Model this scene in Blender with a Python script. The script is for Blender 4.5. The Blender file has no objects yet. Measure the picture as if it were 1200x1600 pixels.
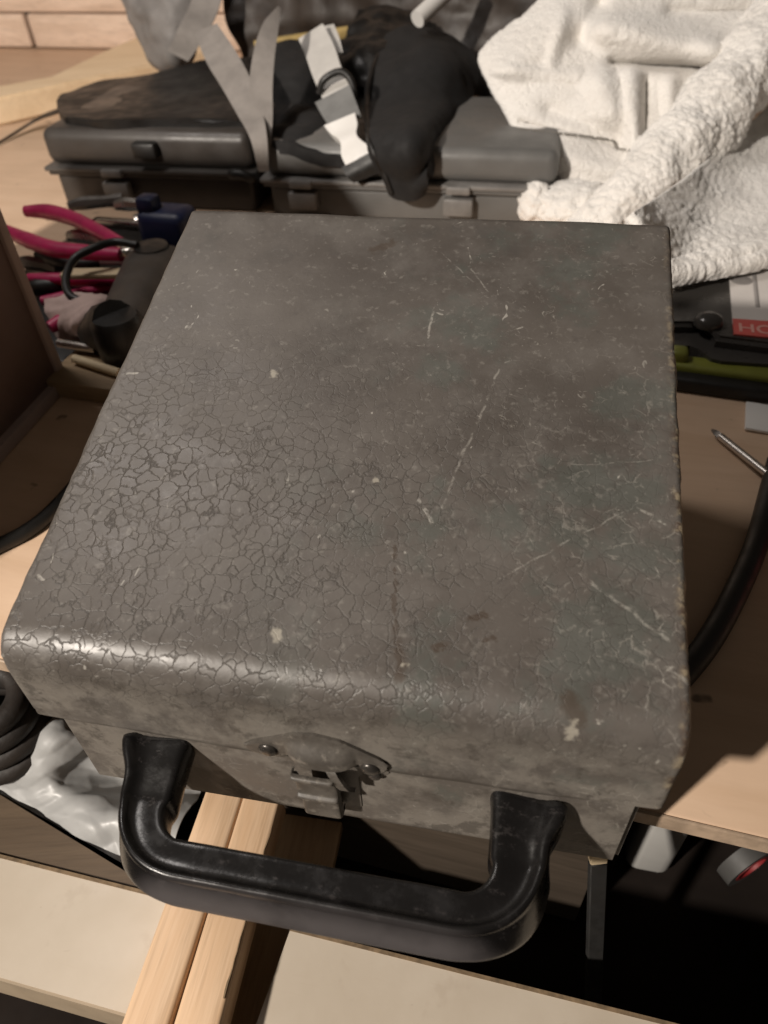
import bpy, bmesh, math, random
import numpy as np
from mathutils import Vector, Matrix, noise as mnoise
random.seed(7)
S = bpy.context.scene
COL = S.collection

# ------------------------------------------------------------------ camera
CAM = np.array([0.0335, -0.1706, 0.3864])
PITCH, ROLL, FPX = 0.7569, -0.0594, 1150.0
_r = np.array([1.0, 0, 0]); _u = np.array([0, math.sin(PITCH), math.cos(PITCH)])
FW = np.array([0, math.cos(PITCH), -math.sin(PITCH)])
RT = _r*math.cos(ROLL) + _u*math.sin(ROLL)
UP = -_r*math.sin(ROLL) + _u*math.cos(ROLL)
cd = bpy.data.cameras.new('camera'); cam = bpy.data.objects.new('camera', cd); COL.objects.link(cam)
cam.matrix_world = Matrix(((RT[0], UP[0], -FW[0], CAM[0]), (RT[1], UP[1], -FW[1], CAM[1]),
                           (RT[2], UP[2], -FW[2], CAM[2]), (0, 0, 0, 1)))
cd.sensor_fit = 'HORIZONTAL'; cd.sensor_width = 36.0; cd.lens = 36.0*FPX/1200
cd.clip_start = 0.01; cd.clip_end = 50
cd.dof.use_dof = True; cd.dof.focus_distance = 0.42; cd.dof.aperture_fstop = 10.5
S.camera = cam
S.render.resolution_x, S.render.resolution_y = 768, 1024

# ------------------------------------------------------------------ light: an indoor lamp from front left, a weaker one at the back
W = bpy.data.worlds.new("World"); S.world = W; W.use_nodes = True
bg = W.node_tree.nodes['Background']; bg.inputs[0].default_value = (1.0, 0.84, 0.68, 1); bg.inputs[1].default_value = 0.052
def lamp(name, loc, energy, radius, col):
    l = bpy.data.lights.new(name, 'POINT'); l.energy = energy; l.shadow_soft_size = radius; l.color = col
    o = bpy.data.objects.new(name, l); COL.objects.link(o); o.location = loc; return o
lamp('room_lamp', (-1.25, -0.94, 1.24), 245.0, 0.045, (1.0, 0.91, 0.81))
lamp('rear_lamp', (-0.62, 0.66, 1.30), 24.0, 0.17, (1.0, 0.93, 0.88))
S.view_settings.view_transform = 'Standard'; S.view_settings.look = 'None'
S.view_settings.exposure = 0.0; S.view_settings.gamma = 1.0
S.cycles.max_bounces = 8; S.cycles.use_denoising = True

# ------------------------------------------------------------------ helpers
def at(px, py, z):
    d = FW + RT*(px-600)/FPX + UP*(800-py)/FPX
    return CAM + d*((z-CAM[2])/d[2])
def aty(px, py, y):
    d = FW + RT*(px-600)/FPX + UP*(800-py)/FPX
    return CAM + d*((y-CAM[1])/d[1])

def tag(o, label=None, cat=None, group=None, kind=None):
    if label: o['label'] = label
    if cat: o['category'] = cat
    if group: o['group'] = group
    if kind: o['kind'] = kind
    return o
def empty(name, loc, rz=0.0):
    o = bpy.data.objects.new(name, None); COL.objects.link(o)
    o.location = loc; o.rotation_euler = (0, 0, rz); o.empty_display_size = 0.02; return o
class MB:
    """collects raw geometry that becomes ONE mesh object"""
    def __init__(s): s.v = []; s.f = []; s.n = 0
    def add(s, v, f):
        v = np.asarray(v, float); s.v.append(v); s.f += [tuple(i+s.n for i in q) for q in f]; s.n += len(v); return s
    def xf(s, M):
        for k in range(len(s.v)):
            a = np.c_[s.v[k], np.ones(len(s.v[k]))]; s.v[k] = (a @ np.array(M).T)[:, :3]
        return s
    def build(s, name, mat, parent=None, smooth=True, loc=None, angle=0.7, sub=0):
        V = np.concatenate(s.v)
        me = bpy.data.meshes.new(name); o = bpy.data.objects.new(name, me)
        if parent is not None and loc == 'world':
            V = V - np.array(parent.location); loc = None
        elif loc is not None:
            V = V - np.array(loc); o.location = loc
        me.from_pydata(V.tolist(), [], s.f); me.update()
        bm = bmesh.new(); bm.from_mesh(me); bmesh.ops.recalc_face_normals(bm, faces=bm.faces); bm.to_mesh(me); bm.free()
        if smooth:
            me.shade_smooth()
            me.set_sharp_from_angle(angle=angle)
        me.materials.append(mat); COL.objects.link(o)
        if parent is not None: o.parent = parent
        if sub:
            m = o.modifiers.new('sub', 'SUBSURF'); m.levels = m.render_levels = sub
        return o
def bmgeo(bm):
    bm.verts.index_update(); v = [tuple(x.co) for x in bm.verts]; f = [tuple(q.index for q in x.verts) for x in bm.faces]; bm.free(); return v, f
def rbox(c, s, b=0.002, seg=2, rot=None):
    bm = bmesh.new(); bmesh.ops.create_cube(bm, size=1.0)
    for v in bm.verts: v.co = Vector((v.co.x*s[0], v.co.y*s[1], v.co.z*s[2]))
    if b > 0: bmesh.ops.bevel(bm, geom=list(bm.edges), offset=b, segments=seg, profile=0.5, affect='EDGES')
    if rot is not None: bmesh.ops.transform(bm, matrix=rot, verts=bm.verts)
    for v in bm.verts: v.co += Vector(c)
    return bmgeo(bm)
def crom(P, n):
    P = np.asarray(P, float); m = len(P)
    if m == 2:
        t = np.linspace(0, 1, n)[:, None]; sh = (1,)*(P.ndim-2); t = t.reshape((-1,)+(1,)*(P.ndim-1)); return P[0]*(1-t)+P[1]*t
    Q = np.concatenate([[2*P[0]-P[1]], P, [2*P[-1]-P[-2]]]); out = []
    for u in np.linspace(0, m-1, n):
        i = min(int(u), m-2); t = u-i; a, b, c, d = Q[i], Q[i+1], Q[i+2], Q[i+3]
        out.append(0.5*(2*b+(c-a)*t+(2*a-5*b+4*c-d)*t*t+(3*b-a-3*c+d)*t**3))
    return np.array(out)
def tube(P, r, seg=12, n=None, flat=1.0, cap=True):
    P = np.asarray(P, float)
    if n: 
        r = np.interp(np.linspace(0, 1, n), np.linspace(0, 1, len(r)), r) if np.ndim(r) else r
        P = crom(P, n)
    n = len(P); r = np.full(n, r) if np.ndim(r) == 0 else np.asarray(r)
    T = np.gradient(P, axis=0); T /= np.linalg.norm(T, axis=1)[:, None]+1e-12
    a = np.array([0, 0, 1.0]) if abs(T[0][2]) < .9 else np.array([1.0, 0, 0])
    N = np.cross(T[0], a); N /= np.linalg.norm(N); V = []
    for i in range(n):
        N = N - T[i]*(N@T[i]); N /= np.linalg.norm(N); B = np.cross(T[i], N)
        for k in range(seg):
            t = 2*math.pi*k/seg; V.append(P[i]+r[i]*(math.cos(t)*N+math.sin(t)*B*flat))
    F = [(i*seg+k, i*seg+(k+1) % seg, (i+1)*seg+(k+1) % seg, (i+1)*seg+k) for i in range(n-1) for k in range(seg)]
    if cap: F += [tuple(range(seg-1, -1, -1)), tuple(range((n-1)*seg, n*seg))]
    return V, F
def sheet(G, nu, nv, th, disp=None, interp=True):
    """closed cloth-like sheet through a control grid G[rows][cols] of points"""
    G = np.asarray(G, float)
    if interp:
        G = crom(G, nu); G = np.swapaxes(crom(np.swapaxes(G, 0, 1), nv), 0, 1)
    nu, nv = G.shape[:2]
    N = np.cross(np.gradient(G, axis=0), np.gradient(G, axis=1)); N /= np.linalg.norm(N, axis=2)[..., None]+1e-12
    if disp is not None:
        D = np.array([[disp(Vector(G[i, j])) for j in range(nv)] for i in range(nu)]); G = G+N*D[..., None]
    A = G+N*th/2; B = G-N*th/2
    V = np.concatenate([A.reshape(-1, 3), B.reshape(-1, 3)]); o = nu*nv; F = []
    for i in range(nu-1):
        for j in range(nv-1):
            a = i*nv+j; F.append((a, a+1, a+nv+1, a+nv)); F.append((o+a, o+a+nv, o+a+nv+1, o+a+1))
    bd = [(0, j) for j in range(nv)]+[(i, nv-1) for i in range(1, nu)]+[(nu-1, j) for j in range(nv-2, -1, -1)]+[(i, 0) for i in range(nu-2, 0, -1)]
    bd = [i*nv+j for i, j in bd]
    for k in range(len(bd)):
        a, b = bd[k], bd[(k+1) % len(bd)]; F.append((a, o+a, o+b, b))
    return V, F
def ribbon(P, wv, th, n=30, nv=5):
    P = np.asarray(P, float); wv = np.asarray(wv, float)
    if wv.ndim == 1: wv = np.repeat(wv[None], len(P), 0)
    return sheet(np.stack([P-wv/2, P, P+wv/2], 1), n, nv, th)
def lathe(prof, seg=32, M=None):
    V = [(r*math.cos(2*math.pi*k/seg), r*math.sin(2*math.pi*k/seg), z) for r, z in prof for k in range(seg)]
    F = [(i*seg+k, i*seg+(k+1) % seg, (i+1)*seg+(k+1) % seg, (i+1)*seg+k) for i in range(len(prof)-1) for k in range(seg)]
    F += [tuple(range(seg-1, -1, -1)), tuple(range((len(prof)-1)*seg, len(prof)*seg))]
    V = np.array(V)
    if M is not None: V = (np.c_[V, np.ones(len(V))] @ np.array(M).T)[:, :3]
    return V, F
def prism(poly, z0, z1):
    n = len(poly); V = [(x, y, z0) for x, y in poly]+[(x, y, z1) for x, y in poly]
    return V, [tuple(range(n-1, -1, -1)), tuple(range(n, 2*n))]+[(i, (i+1) % n, n+(i+1) % n, n+i) for i in range(n)]
def frame(o, x, z):
    x = np.array(x, float); x /= np.linalg.norm(x); z = np.array(z, float); z -= x*(x@z); z /= np.linalg.norm(z); y = np.cross(z, x)
    return np.array([[x[0], y[0], z[0], o[0]], [x[1], y[1], z[1], o[1]], [x[2], y[2], z[2], o[2]], [0, 0, 0, 1]])
def nz(v, s, o=0.0): return mnoise.noise(Vector((v[0]*s+o, v[1]*s+o*1.7, v[2]*s-o)))
def fbm(s, amp, o=0.0):
    return lambda v: amp*(nz(v, s, o)+0.5*nz(v, 2.1*s, o+3)+0.25*nz(v, 4.3*s, o+7))

# ------------------------------------------------------------------ materials
class NB:
    def __init__(s, name):
        s.m = bpy.data.materials.new(name); s.m.use_nodes = True; s.t = s.m.node_tree; s.b = s.t.nodes['Principled BSDF']
    def n(s, typ, **k):
        x = s.t.nodes.new(typ)
        for a, v in k.items(): setattr(x, a, v)
        return x
    def put(s, sock, v):
        if isinstance(v, bpy.types.NodeSocket): s.t.links.new(v, sock)
        else:
            if hasattr(sock.default_value, '__len__') and hasattr(v, '__len__') and len(sock.default_value) == 4 and len(v) == 3: v = (*v, 1)
            sock.default_value = v
    def set(s, name, v): s.put(s.b.inputs[name], v)
    def coord(s, out='Object'): return s.n('ShaderNodeTexCoord').outputs[out]
    def math(s, op, a, b=None, c=None, clamp=False):
        x = s.n('ShaderNodeMath', operation=op, use_clamp=clamp); s.put(x.inputs[0], a)
        if b is not None: s.put(x.inputs[1], b)
        if c is not None: s.put(x.inputs[2], c)
        return x.outputs[0]
    def vm(s, op, a, b=None, out=0):
        x = s.n('ShaderNodeVectorMath', operation=op); s.put(x.inputs[0], a)
        if b is not None: s.put(x.inputs[1] if op != 'SCALE' else x.inputs['Scale'], b)
        return x.outputs[out]
    def noise(s, v, scale, detail=3, rough=.55, out='Fac', dist=0.0):
        x = s.n('ShaderNodeTexNoise'); s.put(x.inputs['Vector'], v); x.inputs['Scale'].default_value = scale
        x.inputs['Detail'].default_value = detail; x.inputs['Roughness'].default_value = rough; x.inputs['Distortion'].default_value = dist
        return x.outputs[out]
    def vor(s, v, scale, feature='F1', out='Distance', rand=1.0):
        x = s.n('ShaderNodeTexVoronoi', feature=feature); s.put(x.inputs['Vector'], v); x.inputs['Scale'].default_value = scale
        x.inputs['Randomness'].default_value = rand; return x.outputs[out]
    def ss(s, v, a, b, lo=0.0, hi=1.0):
        x = s.n('ShaderNodeMapRange', interpolation_type='SMOOTHSTEP'); s.put(x.inputs[0], v)
        x.inputs[1].default_value = a; x.inputs[2].default_value = b; s.put(x.inputs[3], lo); s.put(x.inputs[4], hi); return x.outputs[0]
    def mix(s, f, a, b, mode='MIX'):
        x = s.n('ShaderNodeMix', data_type='RGBA', blend_type=mode); s.put(x.inputs[0], f); s.put(x.inputs[6], a); s.put(x.inputs[7], b); return x.outputs[2]
    def bump(s, h, strength, dist, prev=None):
        x = s.n('ShaderNodeBump'); x.inputs['Strength'].default_value = strength; x.inputs['Distance'].default_value = dist
        s.put(x.inputs['Height'], h)
        if prev is not None: s.put(x.inputs['Normal'], prev)
        return x.outputs[0]
    def xyz(s, v):
        x = s.n('ShaderNodeSeparateXYZ'); s.put(x.inputs[0], v); return x.outputs
    def scale(s, v, k):
        x = s.n('ShaderNodeMapping'); s.put(x.inputs[0], v); x.inputs['Scale'].default_value = k; return x.outputs[0]
def plain(name, c, rough=.5, metal=0.0, var=.25, vs=25, bs=0, bd=.0005, bst=.5, c2=None, **kw):
    n = NB(name); co = n.coord()
    k = n.noise(co, vs, 4, .6); c2 = c2 or tuple(x*(1-var) for x in c)
    n.set('Base Color', n.mix(n.ss(k, .3, .7), c, c2)); n.set('Metallic', metal)
    n.set('Roughness', n.ss(n.noise(co, vs*2.3, 3), .3, .7, max(.02, rough-.08), min(1, rough+.1)))
    if bs: n.set('Normal', n.bump(n.noise(co, bs, 3), bst, bd))
    for a, v in kw.items(): n.set(a.replace('_', ' '), v)
    return n.m
def wood(name, c, c2, axis=(4, 60, 60), rough=.55, spots=0.0, sc=1.0, grain=1.0):
    n = NB(name); co = n.coord(); p = n.scale(co, axis)
    g = n.noise(p, 1.6*sc, 6, .65, dist=.6); f = n.noise(p, 9*sc, 3, .6)
    b = n.mix(n.ss(g, .35, .68), c, c2)
    b = n.mix(n.math('MULTIPLY', n.ss(f, .45, .75), .35*grain), b, tuple(x*.55 for x in c2))
    if spots:
        v = n.noise(co, 42, 2, .5); b = n.mix(n.math('MULTIPLY', n.ss(v, .69, .76), spots), b, (.06, .035, .02))
        b = n.mix(n.math('MULTIPLY', n.ss(n.noise(co, 6, 4, .6), .4, .75), .35), b, tuple(x*.7 for x in c2))
    n.set('Base Color', b); n.set('Roughness', rough); n.set('Normal', n.bump(f, .25*grain, .0006)); return n.m

def box_paint(name, cracks=1.0, cover=1.0):
    """grey crackled paint; coordinates are the case's own: x across (-.15 .. .15), y back from the front (0 .. .295), z up"""
    n = NB(name); co = n.coord(); X, Y, Z = n.xyz(co)
    wv = n.vm('SCALE', n.vm('SUBTRACT', n.noise(co, 90, 3, .6, out='Color'), (.5, .5, .5)), .0088)
    w2 = n.vm('SCALE', n.vm('SUBTRACT', n.noise(co, 22, 2, .5, out='Color'), (.5, .5, .5)), .010)
    p = n.vm('ADD', n.vm('ADD', co, wv), w2)
    e1 = n.vor(p, 152, 'DISTANCE_TO_EDGE'); e2 = n.vor(n.vm('ADD', p, (3.1, 1.7, .3)), 215, 'DISTANCE_TO_EDGE')
    # where the paint is crazed: strongest at the front left, fading to the back and to the right
    gy = n.ss(Y, .225, .060); gx = n.ss(X, .12, -.04, .48, 1.0); patch = n.ss(n.noise(co, 18, 3, .6), .30, .58, .42, 1.0)
    reg = n.math('MULTIPLY', n.math('MULTIPLY', n.math('MULTIPLY', gy, gx), patch), n.math('MULTIPLY', n.ss(Z, .085, .118), cracks))
    brk = n.ss(n.noise(co, 70, 3, .65), .34, .52, .04, 1.0)
    wid = n.math('MULTIPLY_ADD', n.noise(co, 95, 3), .118, .006)
    c1 = n.math('MULTIPLY', n.math('SUBTRACT', 1.0, n.math('DIVIDE', e1, wid, clamp=True)), brk)
    c2 = n.math('MULTIPLY', n.math('SUBTRACT', 1.0, n.math('DIVIDE', e2, .085, clamp=True)), n.ss(n.noise(co, 48, 3, .6), .54, .66))
    crack = n.math('MULTIPLY', n.math('MAXIMUM', c1, n.math('MULTIPLY', c2, .55)), n.math('POWER', reg, .85), clamp=True)
    # flaked, lighter wrinkles at the right and along the front
    rg = n.math('MAXIMUM', n.math('MULTIPLY', n.ss(X, .02, .13), n.ss(Y, .26, .05, .25, 1.0)), n.math('MULTIPLY', n.ss(Z, .135, .09), .45))
    e3 = n.vor(n.vm('ADD', p, (1.3, 4.7, 2.1)), 98, 'DISTANCE_TO_EDGE')
    wr = n.math('MULTIPLY', n.math('MULTIPLY', n.math('SUBTRACT', 1.0, n.math('DIVIDE', e3, .055, clamp=True)), n.ss(n.noise(co, 70, 4, .7), .50, .62)), rg, clamp=True)
    # base colours
    big = n.noise(co, 9, 4, .6); med = n.noise(co, 34, 4, .65); fine = n.noise(co, 230, 3, .6)
    col = n.mix(n.ss(big, .35, .65), (.086, .075, .066), (.064, .055, .048))
    col = n.mix(n.math('MULTIPLY', n.ss(med, .42, .70), .40), col, (.122, .111, .100))
    green = n.math('MULTIPLY', n.ss(n.noise(n.vm('ADD', co, (5, 2, 1)), 17, 5, .65), .50, .62), n.ss(X, -.07, .05))
    col = n.mix(n.math('MULTIPLY', green, .36), col, (.060, .078, .068))
    col = n.mix(n.math('MULTIPLY', n.ss(n.noise(n.vm('ADD', co, (9, 4, 3)), 78, 4, .7), .56, .70), .45), col, (.058, .050, .045))
    col = n.mix(n.math('MULTIPLY', n.ss(fine, .56, .76), .40), col, (.21, .195, .175))
    # dusty, rubbed film on the upright front
    fr = n.math('MULTIPLY', n.ss(Z, .122, .09), n.ss(n.noise(n.vm('ADD', co, w2), 24, 5, .7), .40, .58, .08, 1.0))
    col = n.mix(n.math('MULTIPLY', fr, .68), col, (.190, .170, .145))
    col = n.mix(n.math('MULTIPLY', n.ss(n.noise(n.vm('ADD', co, (2, 8, 5)), 52, 5, .72), .52, .64), n.math('MULTIPLY', n.ss(Z, .128, .10), .72)), col, (.052, .044, .037))
    # small pale scuffs
    sp = n.ss(n.noise(n.scale(co, (1, .55, 1)), 125, 2, .5, dist=1.5), .715, .79)
    col = n.mix(n.math('MULTIPLY', sp, .55), col, (.40, .38, .34))
    fl = n.math('MULTIPLY', n.ss(n.noise(n.vm('ADD', co, (7, 3, 2)), 190, 3, .65, dist=1.2), .62, .72), n.math('MULTIPLY', n.ss(n.noise(co, 26, 3, .6), .44, .62), n.ss(X, -.06, .08, .15, .75)))
    col = n.mix(fl, col, (.24, .225, .20))
    col = n.mix(n.math('MULTIPLY', wr, .50), col, (.27, .25, .22))
    col = n.mix(n.math('MULTIPLY', crack, .84), col, (.034, .029, .024))
    # long scratches and chips of the photograph's lid, in lid coordinates
    segs = [(.060, .176, .041, .092, .0009, .55), (.105, .066, .141, .042, .0011, .7), (.070, .060, .128, .102, .0006, .5), (.128, .103, .142, .096, .0009, .8),
            (.030, .095, .037, .085, .0016, .9), (.0205, .218, .0195, .195, .0009, .8), (.037, .249, .048, .232, .0007, .5), (.064, .203, .069, .206, .0009, .8),
            (.100, .122, .136, .128, .0005, .4), (.040, .238, .018, .262, .0006, .4)]
    sc = None; pv = n.n('ShaderNodeCombineXYZ'); wx, wy, wz = n.xyz(n.vm('ADD', co, n.vm('ADD', n.vm('SCALE', wv, .5), n.vm('SCALE', w2, .35))))
    n.put(pv.inputs[0], wx); n.put(pv.inputs[1], wy); pv = pv.outputs[0]
    for x0, y0, x1, y1, w, st in segs:
        d = (x1-x0, y1-y0, 0); L2 = d[0]**2+d[1]**2
        a = n.vm('SUBTRACT', pv, (x0, y0, 0)); t = n.math('DIVIDE', n.vm('DOT_PRODUCT', a, d, out=1), L2, clamp=True)
        q = n.vm('LENGTH', n.vm('SUBTRACT', a, n.vm('SCALE', n.vm('ADD', (0, 0, 0), d), t)), out=1)
        k = n.ss(q, w, w*.25, 0.0, st); sc = k if sc is None else n.math('MAXIMUM', sc, k)
    sc = n.math('MULTIPLY', n.math('MULTIPLY', sc, n.ss(n.noise(co, 170, 4, .75), .40, .60)), n.ss(Z, .126, .128, 0.0, .58))
    col = n.mix(sc, col, (.40, .38, .34))
    # dark rubbed spots and a brown streak running to the front edge
    dk = None
    for x0, y0, x1, y1, r in [(.1030, .0110, .1075, .0070, .0050), (.0217, .070, .0300, .030, .0012), (.0300, .030, .0343, .0125, .0030), (-.022, .262, -.012, .268, .0045), (.061, .041, .066, .043, .0022), (.049, .027, .051, .028, .0016), (.067, .031, .070, .033, .0015)]:
        d = (x1-x0, y1-y0, 0); L2 = d[0]**2+d[1]**2
        a = n.vm('SUBTRACT', pv, (x0, y0, 0)); t = n.math('DIVIDE', n.vm('DOT_PRODUCT', a, d, out=1), L2, clamp=True)
        q = n.vm('LENGTH', n.vm('SUBTRACT', a, n.vm('SCALE', n.vm('ADD', (0, 0, 0), d), t)), out=1)
        k = n.ss(n.math('ADD', q, n.math('MULTIPLY', n.math('SUBTRACT', n.noise(co, 150, 3, .7), .5), .010)), r, r*.2); dk = k if dk is None else n.math('MAXIMUM', dk, k)
    col = n.mix(n.math('MULTIPLY', n.math('MULTIPLY', dk, n.ss(Z, .108, .114)), .75), col, (.048, .034, .024))
    # pale chips: fixed spots, plus a band of yellowed primer and bare metal along the right edge
    ch = None
    for x0, y0, r in [(-.0608, .1635, .0034), (.0074, .1048, .0026), (-.0225, .0226, .0040), (.106, .0035, .0032), (.0343, .0175, .0028)]:
        q = n.vm('LENGTH', n.vm('SUBTRACT', pv, (x0, y0, 0)), out=1)
        k = n.ss(n.math('ADD', q, n.math('MULTIPLY', n.math('SUBTRACT', n.noise(co, 260, 2), .5), .006)), r*.85, r*.35); ch = k if ch is None else n.math('MAXIMUM', ch, k)
    ch = n.math('MULTIPLY', ch, n.ss(Z, .112, .116))
    col = n.mix(n.math('MULTIPLY', ch, .55), col, (.37, .34, .28))
    ed = n.math('MULTIPLY', n.math('MULTIPLY', n.ss(X, .1435, .1490), n.ss(n.noise(co, 85, 4, .7), .44, .58)), n.ss(Y, .27, .10, .4, 1.0))
    col = n.mix(n.math('MULTIPLY', ed, .8), col, n.mix(n.ss(n.noise(co, 160, 2), .42, .6), (.36, .29, .19), (.070, .040, .024)))
    # dark smudges near the back edge
    sm = n.math('MULTIPLY', n.ss(n.noise(n.vm('ADD', co, (1, 1, 1)), 38, 3, .6), .55, .70), n.ss(Y, .22, .285))
    col = n.mix(n.math('MULTIPLY', sm, .6), col, (.055, .050, .045))
    seam_shade = n.math('MULTIPLY', n.math('MULTIPLY', n.ss(Z, .0705, .0682), n.ss(Z, .0600, .0655)), n.ss(n.noise(co, 42, 3, .6), .30, .55, .35, 1.0))  # shade line under the lid lip, painted into the colour and broken by noise
    col = n.mix(n.math('MULTIPLY', seam_shade, .85), col, (.038, .032, .026))
    n.set('Base Color', col)
    rg2 = n.math('MULTIPLY_ADD', n.ss(med, .3, .7), .14, n.math('MULTIPLY_ADD', reg, -.12, .47))
    n.set('Roughness', n.math('ADD', rg2, n.math('MULTIPLY', n.math('MAXIMUM', crack, fr), .2)))
    n.set('Specular IOR Level', .5)
    h = n.math('SUBTRACT', n.math('MULTIPLY', n.noise(co, 45, 4, .6), .5), crack)
    h = n.math('ADD', h, n.math('MULTIPLY', wr, .6))
    h = n.math('SUBTRACT', h, n.math('MULTIPLY', ed, .9))
    b1 = n.bump(h, .34, .0007)
    n.set('Normal', n.bump(n.noise(co, 330, 3, .6), .12, .0006, b1))
    return n.m

M = {}
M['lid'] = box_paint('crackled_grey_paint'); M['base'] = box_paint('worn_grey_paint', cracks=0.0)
def latch_metal():
    n = NB('painted_latch_steel'); co = n.coord()
    c = n.mix(n.ss(n.noise(co, 60, 4, .65), .35, .65), (.100, .089, .077), (.055, .048, .041))
    c = n.mix(n.math('MULTIPLY', n.ss(n.noise(co, 150, 4, .7), .54, .66), .7), c, (.17, .152, .13))
    c = n.mix(n.math('MULTIPLY', n.ss(n.noise(n.vm('ADD', co, (4, 2, 1)), 110, 3, .7), .58, .70), .8), c, (.05, .042, .035))
    n.set('Base Color', c); n.set('Roughness', .50); n.set('Metallic', .0); n.set('Normal', n.bump(n.noise(co, 180, 3), .25, .0005)); return n.m
M['latch'] = latch_metal()
M['rivet'] = plain('rivet_steel', (.07, .062, .055), .32, .5, .5, 200)
M['shade_black'] = plain('painted_shade', (.008, .007, .006), .8, 0, .3, 60)  # black for shade: behind the latch hood and on the lath body
def bakelite():
    n = NB('black_handle_plastic'); co = n.coord()
    k = n.ss(n.noise(co, 60, 5, .7), .45, .70); c = n.mix(k, (.006, .0055, .0055), (.010, .0093, .0095))
    d = n.ss(n.noise(n.scale(n.vm('ADD', co, (3, 1, 2)), (.6, 1, 1)), 190, 5, .75), .56, .70); c = n.mix(n.math('MULTIPLY', d, .20), c, (.10, .088, .086))
    Y = n.xyz(co)[1]; w = n.math('MULTIPLY', n.ss(Y, -.0525, -.0600), n.ss(n.noise(co, 24, 4, .6), .25, .6, .45, 1.0))
    c = n.mix(n.math('MULTIPLY', w, .8), c, (.080, .072, .073))
    n.set('Base Color', c); n.set('Roughness', n.math('MULTIPLY_ADD', n.math('MAXIMUM', n.math('MULTIPLY', n.math('MAXIMUM', k, d), .35), w), .26, .24))
    n.set('Normal', n.bump(n.noise(co, 170, 4, .65), .16, .0008)); return n.m
M['handle'] = bakelite()
M['bench'] = wood('bench_board', (.66, .475, .335), (.60, .42, .285), (3, 22, 22), .5, .8, grain=.22)
M['edge'] = plain('bench_edge_band', (.42, .31, .22), .6, 0, .4, 60, 200)
M['dark_wood'] = wood('dark_brown_panel', (.060, .043, .029), (.044, .031, .021), (3, 40, 40), .6)
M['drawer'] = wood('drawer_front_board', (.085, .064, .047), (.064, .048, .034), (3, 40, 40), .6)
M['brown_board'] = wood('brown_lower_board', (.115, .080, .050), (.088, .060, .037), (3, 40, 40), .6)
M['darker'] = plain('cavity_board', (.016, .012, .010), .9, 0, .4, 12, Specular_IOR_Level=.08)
def laminate():
    n = NB('cream_laminate'); co = n.coord()
    c = n.mix(n.ss(n.noise(co, 9, 5, .6), .35, .7), (.52, .455, .375), (.47, .405, .325))
    c = n.mix(n.math('MULTIPLY', n.ss(n.noise(n.scale(co, (1, 1.6, 1)), 55, 2, .5, dist=1.0), .72, .80), .6), c, (.22, .16, .11))
    c = n.mix(n.math('MULTIPLY', n.ss(n.noise(n.scale(co, (3, 40, 3)), 6, 5, .7), .58, .75), .25), c, (.42, .34, .25))
    c = n.mix(n.math('MULTIPLY', n.ss(n.noise(co, 22, 4, .7), .60, .72), .30), c, (.38, .31, .24))
    n.set('Base Color', c); n.set('Roughness', n.ss(n.noise(co, 30, 4), .3, .7, .34, .52)); n.set('Normal', n.bump(n.noise(co, 260, 3), .12, .0003)); return n.m
M['laminate'] = laminate()
M['chip'] = plain('raw_board_edge', (.22, .15, .085), .8, 0, .5, 120, 250)
M['tan_face'] = plain('tan_board_face', (.36, .285, .20), .6, 0, .15, 20)
M['pine'] = wood('planed_pine', (.66, .47, .31), (.56, .365, .215), (1.6, 30, 30), .5, 0, 1.3)
def towel_mat():
    n = NB('white_terry_cloth'); co = n.coord()
    k = n.noise(co, 260, 3, .7); n.set('Base Color', n.mix(n.ss(n.noise(co, 14, 4), .35, .7), (.88, .85, .81), (.82, .785, .74)))
    n.set('Roughness', .95); n.set('Sheen Weight', .35)
    n.set('Normal', n.bump(k, .85, .0035, n.bump(n.noise(co, 90, 3), .5, .004))); return n.m
M['towel'] = towel_mat()
M['band'] = plain('woven_towel_band', (.86, .83, .78), .85, 0, .06, 30, 700, .0006, .5)
M['case'] = plain('dark_grey_case_plastic', (.085, .078, .072), .45, 0, .3, 12, 500, .0003, .4)
M['case_dark'] = plain('brownish_case_plastic', (.050, .043, .038), .42, 0, .3, 12, 500, .0003, .4)
M['case_grey'] = plain('grey_case_plastic', (.145, .142, .136), .45, 0, .2, 12, 500, .0003, .4)
M['case_light'] = plain('scuffed_latch_plastic', (.21, .20, .19), .45, 0, .3, 40)
M['black_cloth'] = plain('black_fabric', (.012, .011, .011), .85, 0, .4, 30, 700, .0006, .6)
M['black_shiny'] = plain('black_coated_fabric', (.008, .0065, .0055), .50, 0, .4, 20, 60, .002, .5)
M['leather'] = plain('dark_brown_leather', (.042, .030, .022), .55, 0, .5, 12, 120, .001, .5)
M['strap'] = plain('grey_webbing', (.27, .245, .225), .8, 0, .2, 40, 900, .0005, .6)
M['strap_pale'] = plain('pale_grey_webbing', (.56, .54, .51), .7, 0, .12, 40, 900, .0005, .6)
M['strap_mid'] = plain('grey_ribbed_webbing', (.20, .20, .195), .8, 0, .2, 40, 900, .0005, .6)
M['grey_cloth'] = plain('grey_nylon', (.21, .195, .185), .6, 0, .35, 18, 40, .004, .4)
M['rubber'] = plain('black_cable_rubber', (.012, .011, .010), .45, 0, .3, 30)
M['pink'] = plain('magenta_grip', (.52, .022, .115), .42, 0, .25, 35)
M['steel'] = plain('bright_steel', (.66, .62, .58), .28, 1.0, .10, 6)
M['steel_dark'] = plain('dull_steel', (.20, .185, .17), .4, .8, .3, 40)
M['blue'] = plain('dark_blue_plastic', (.010, .017, .060), .45, 0, .3, 25)
M['grey_tool'] = plain('dusty_dark_plastic', (.075, .062, .052), .5, 0, .35, 25)
M['cream'] = plain('cream_wood', (.72, .58, .38), .5, 0, .12, 20)
M['tan'] = wood('tan_board', (.36, .255, .15), (.29, .20, .115), (6, 50, 50), .6)
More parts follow.
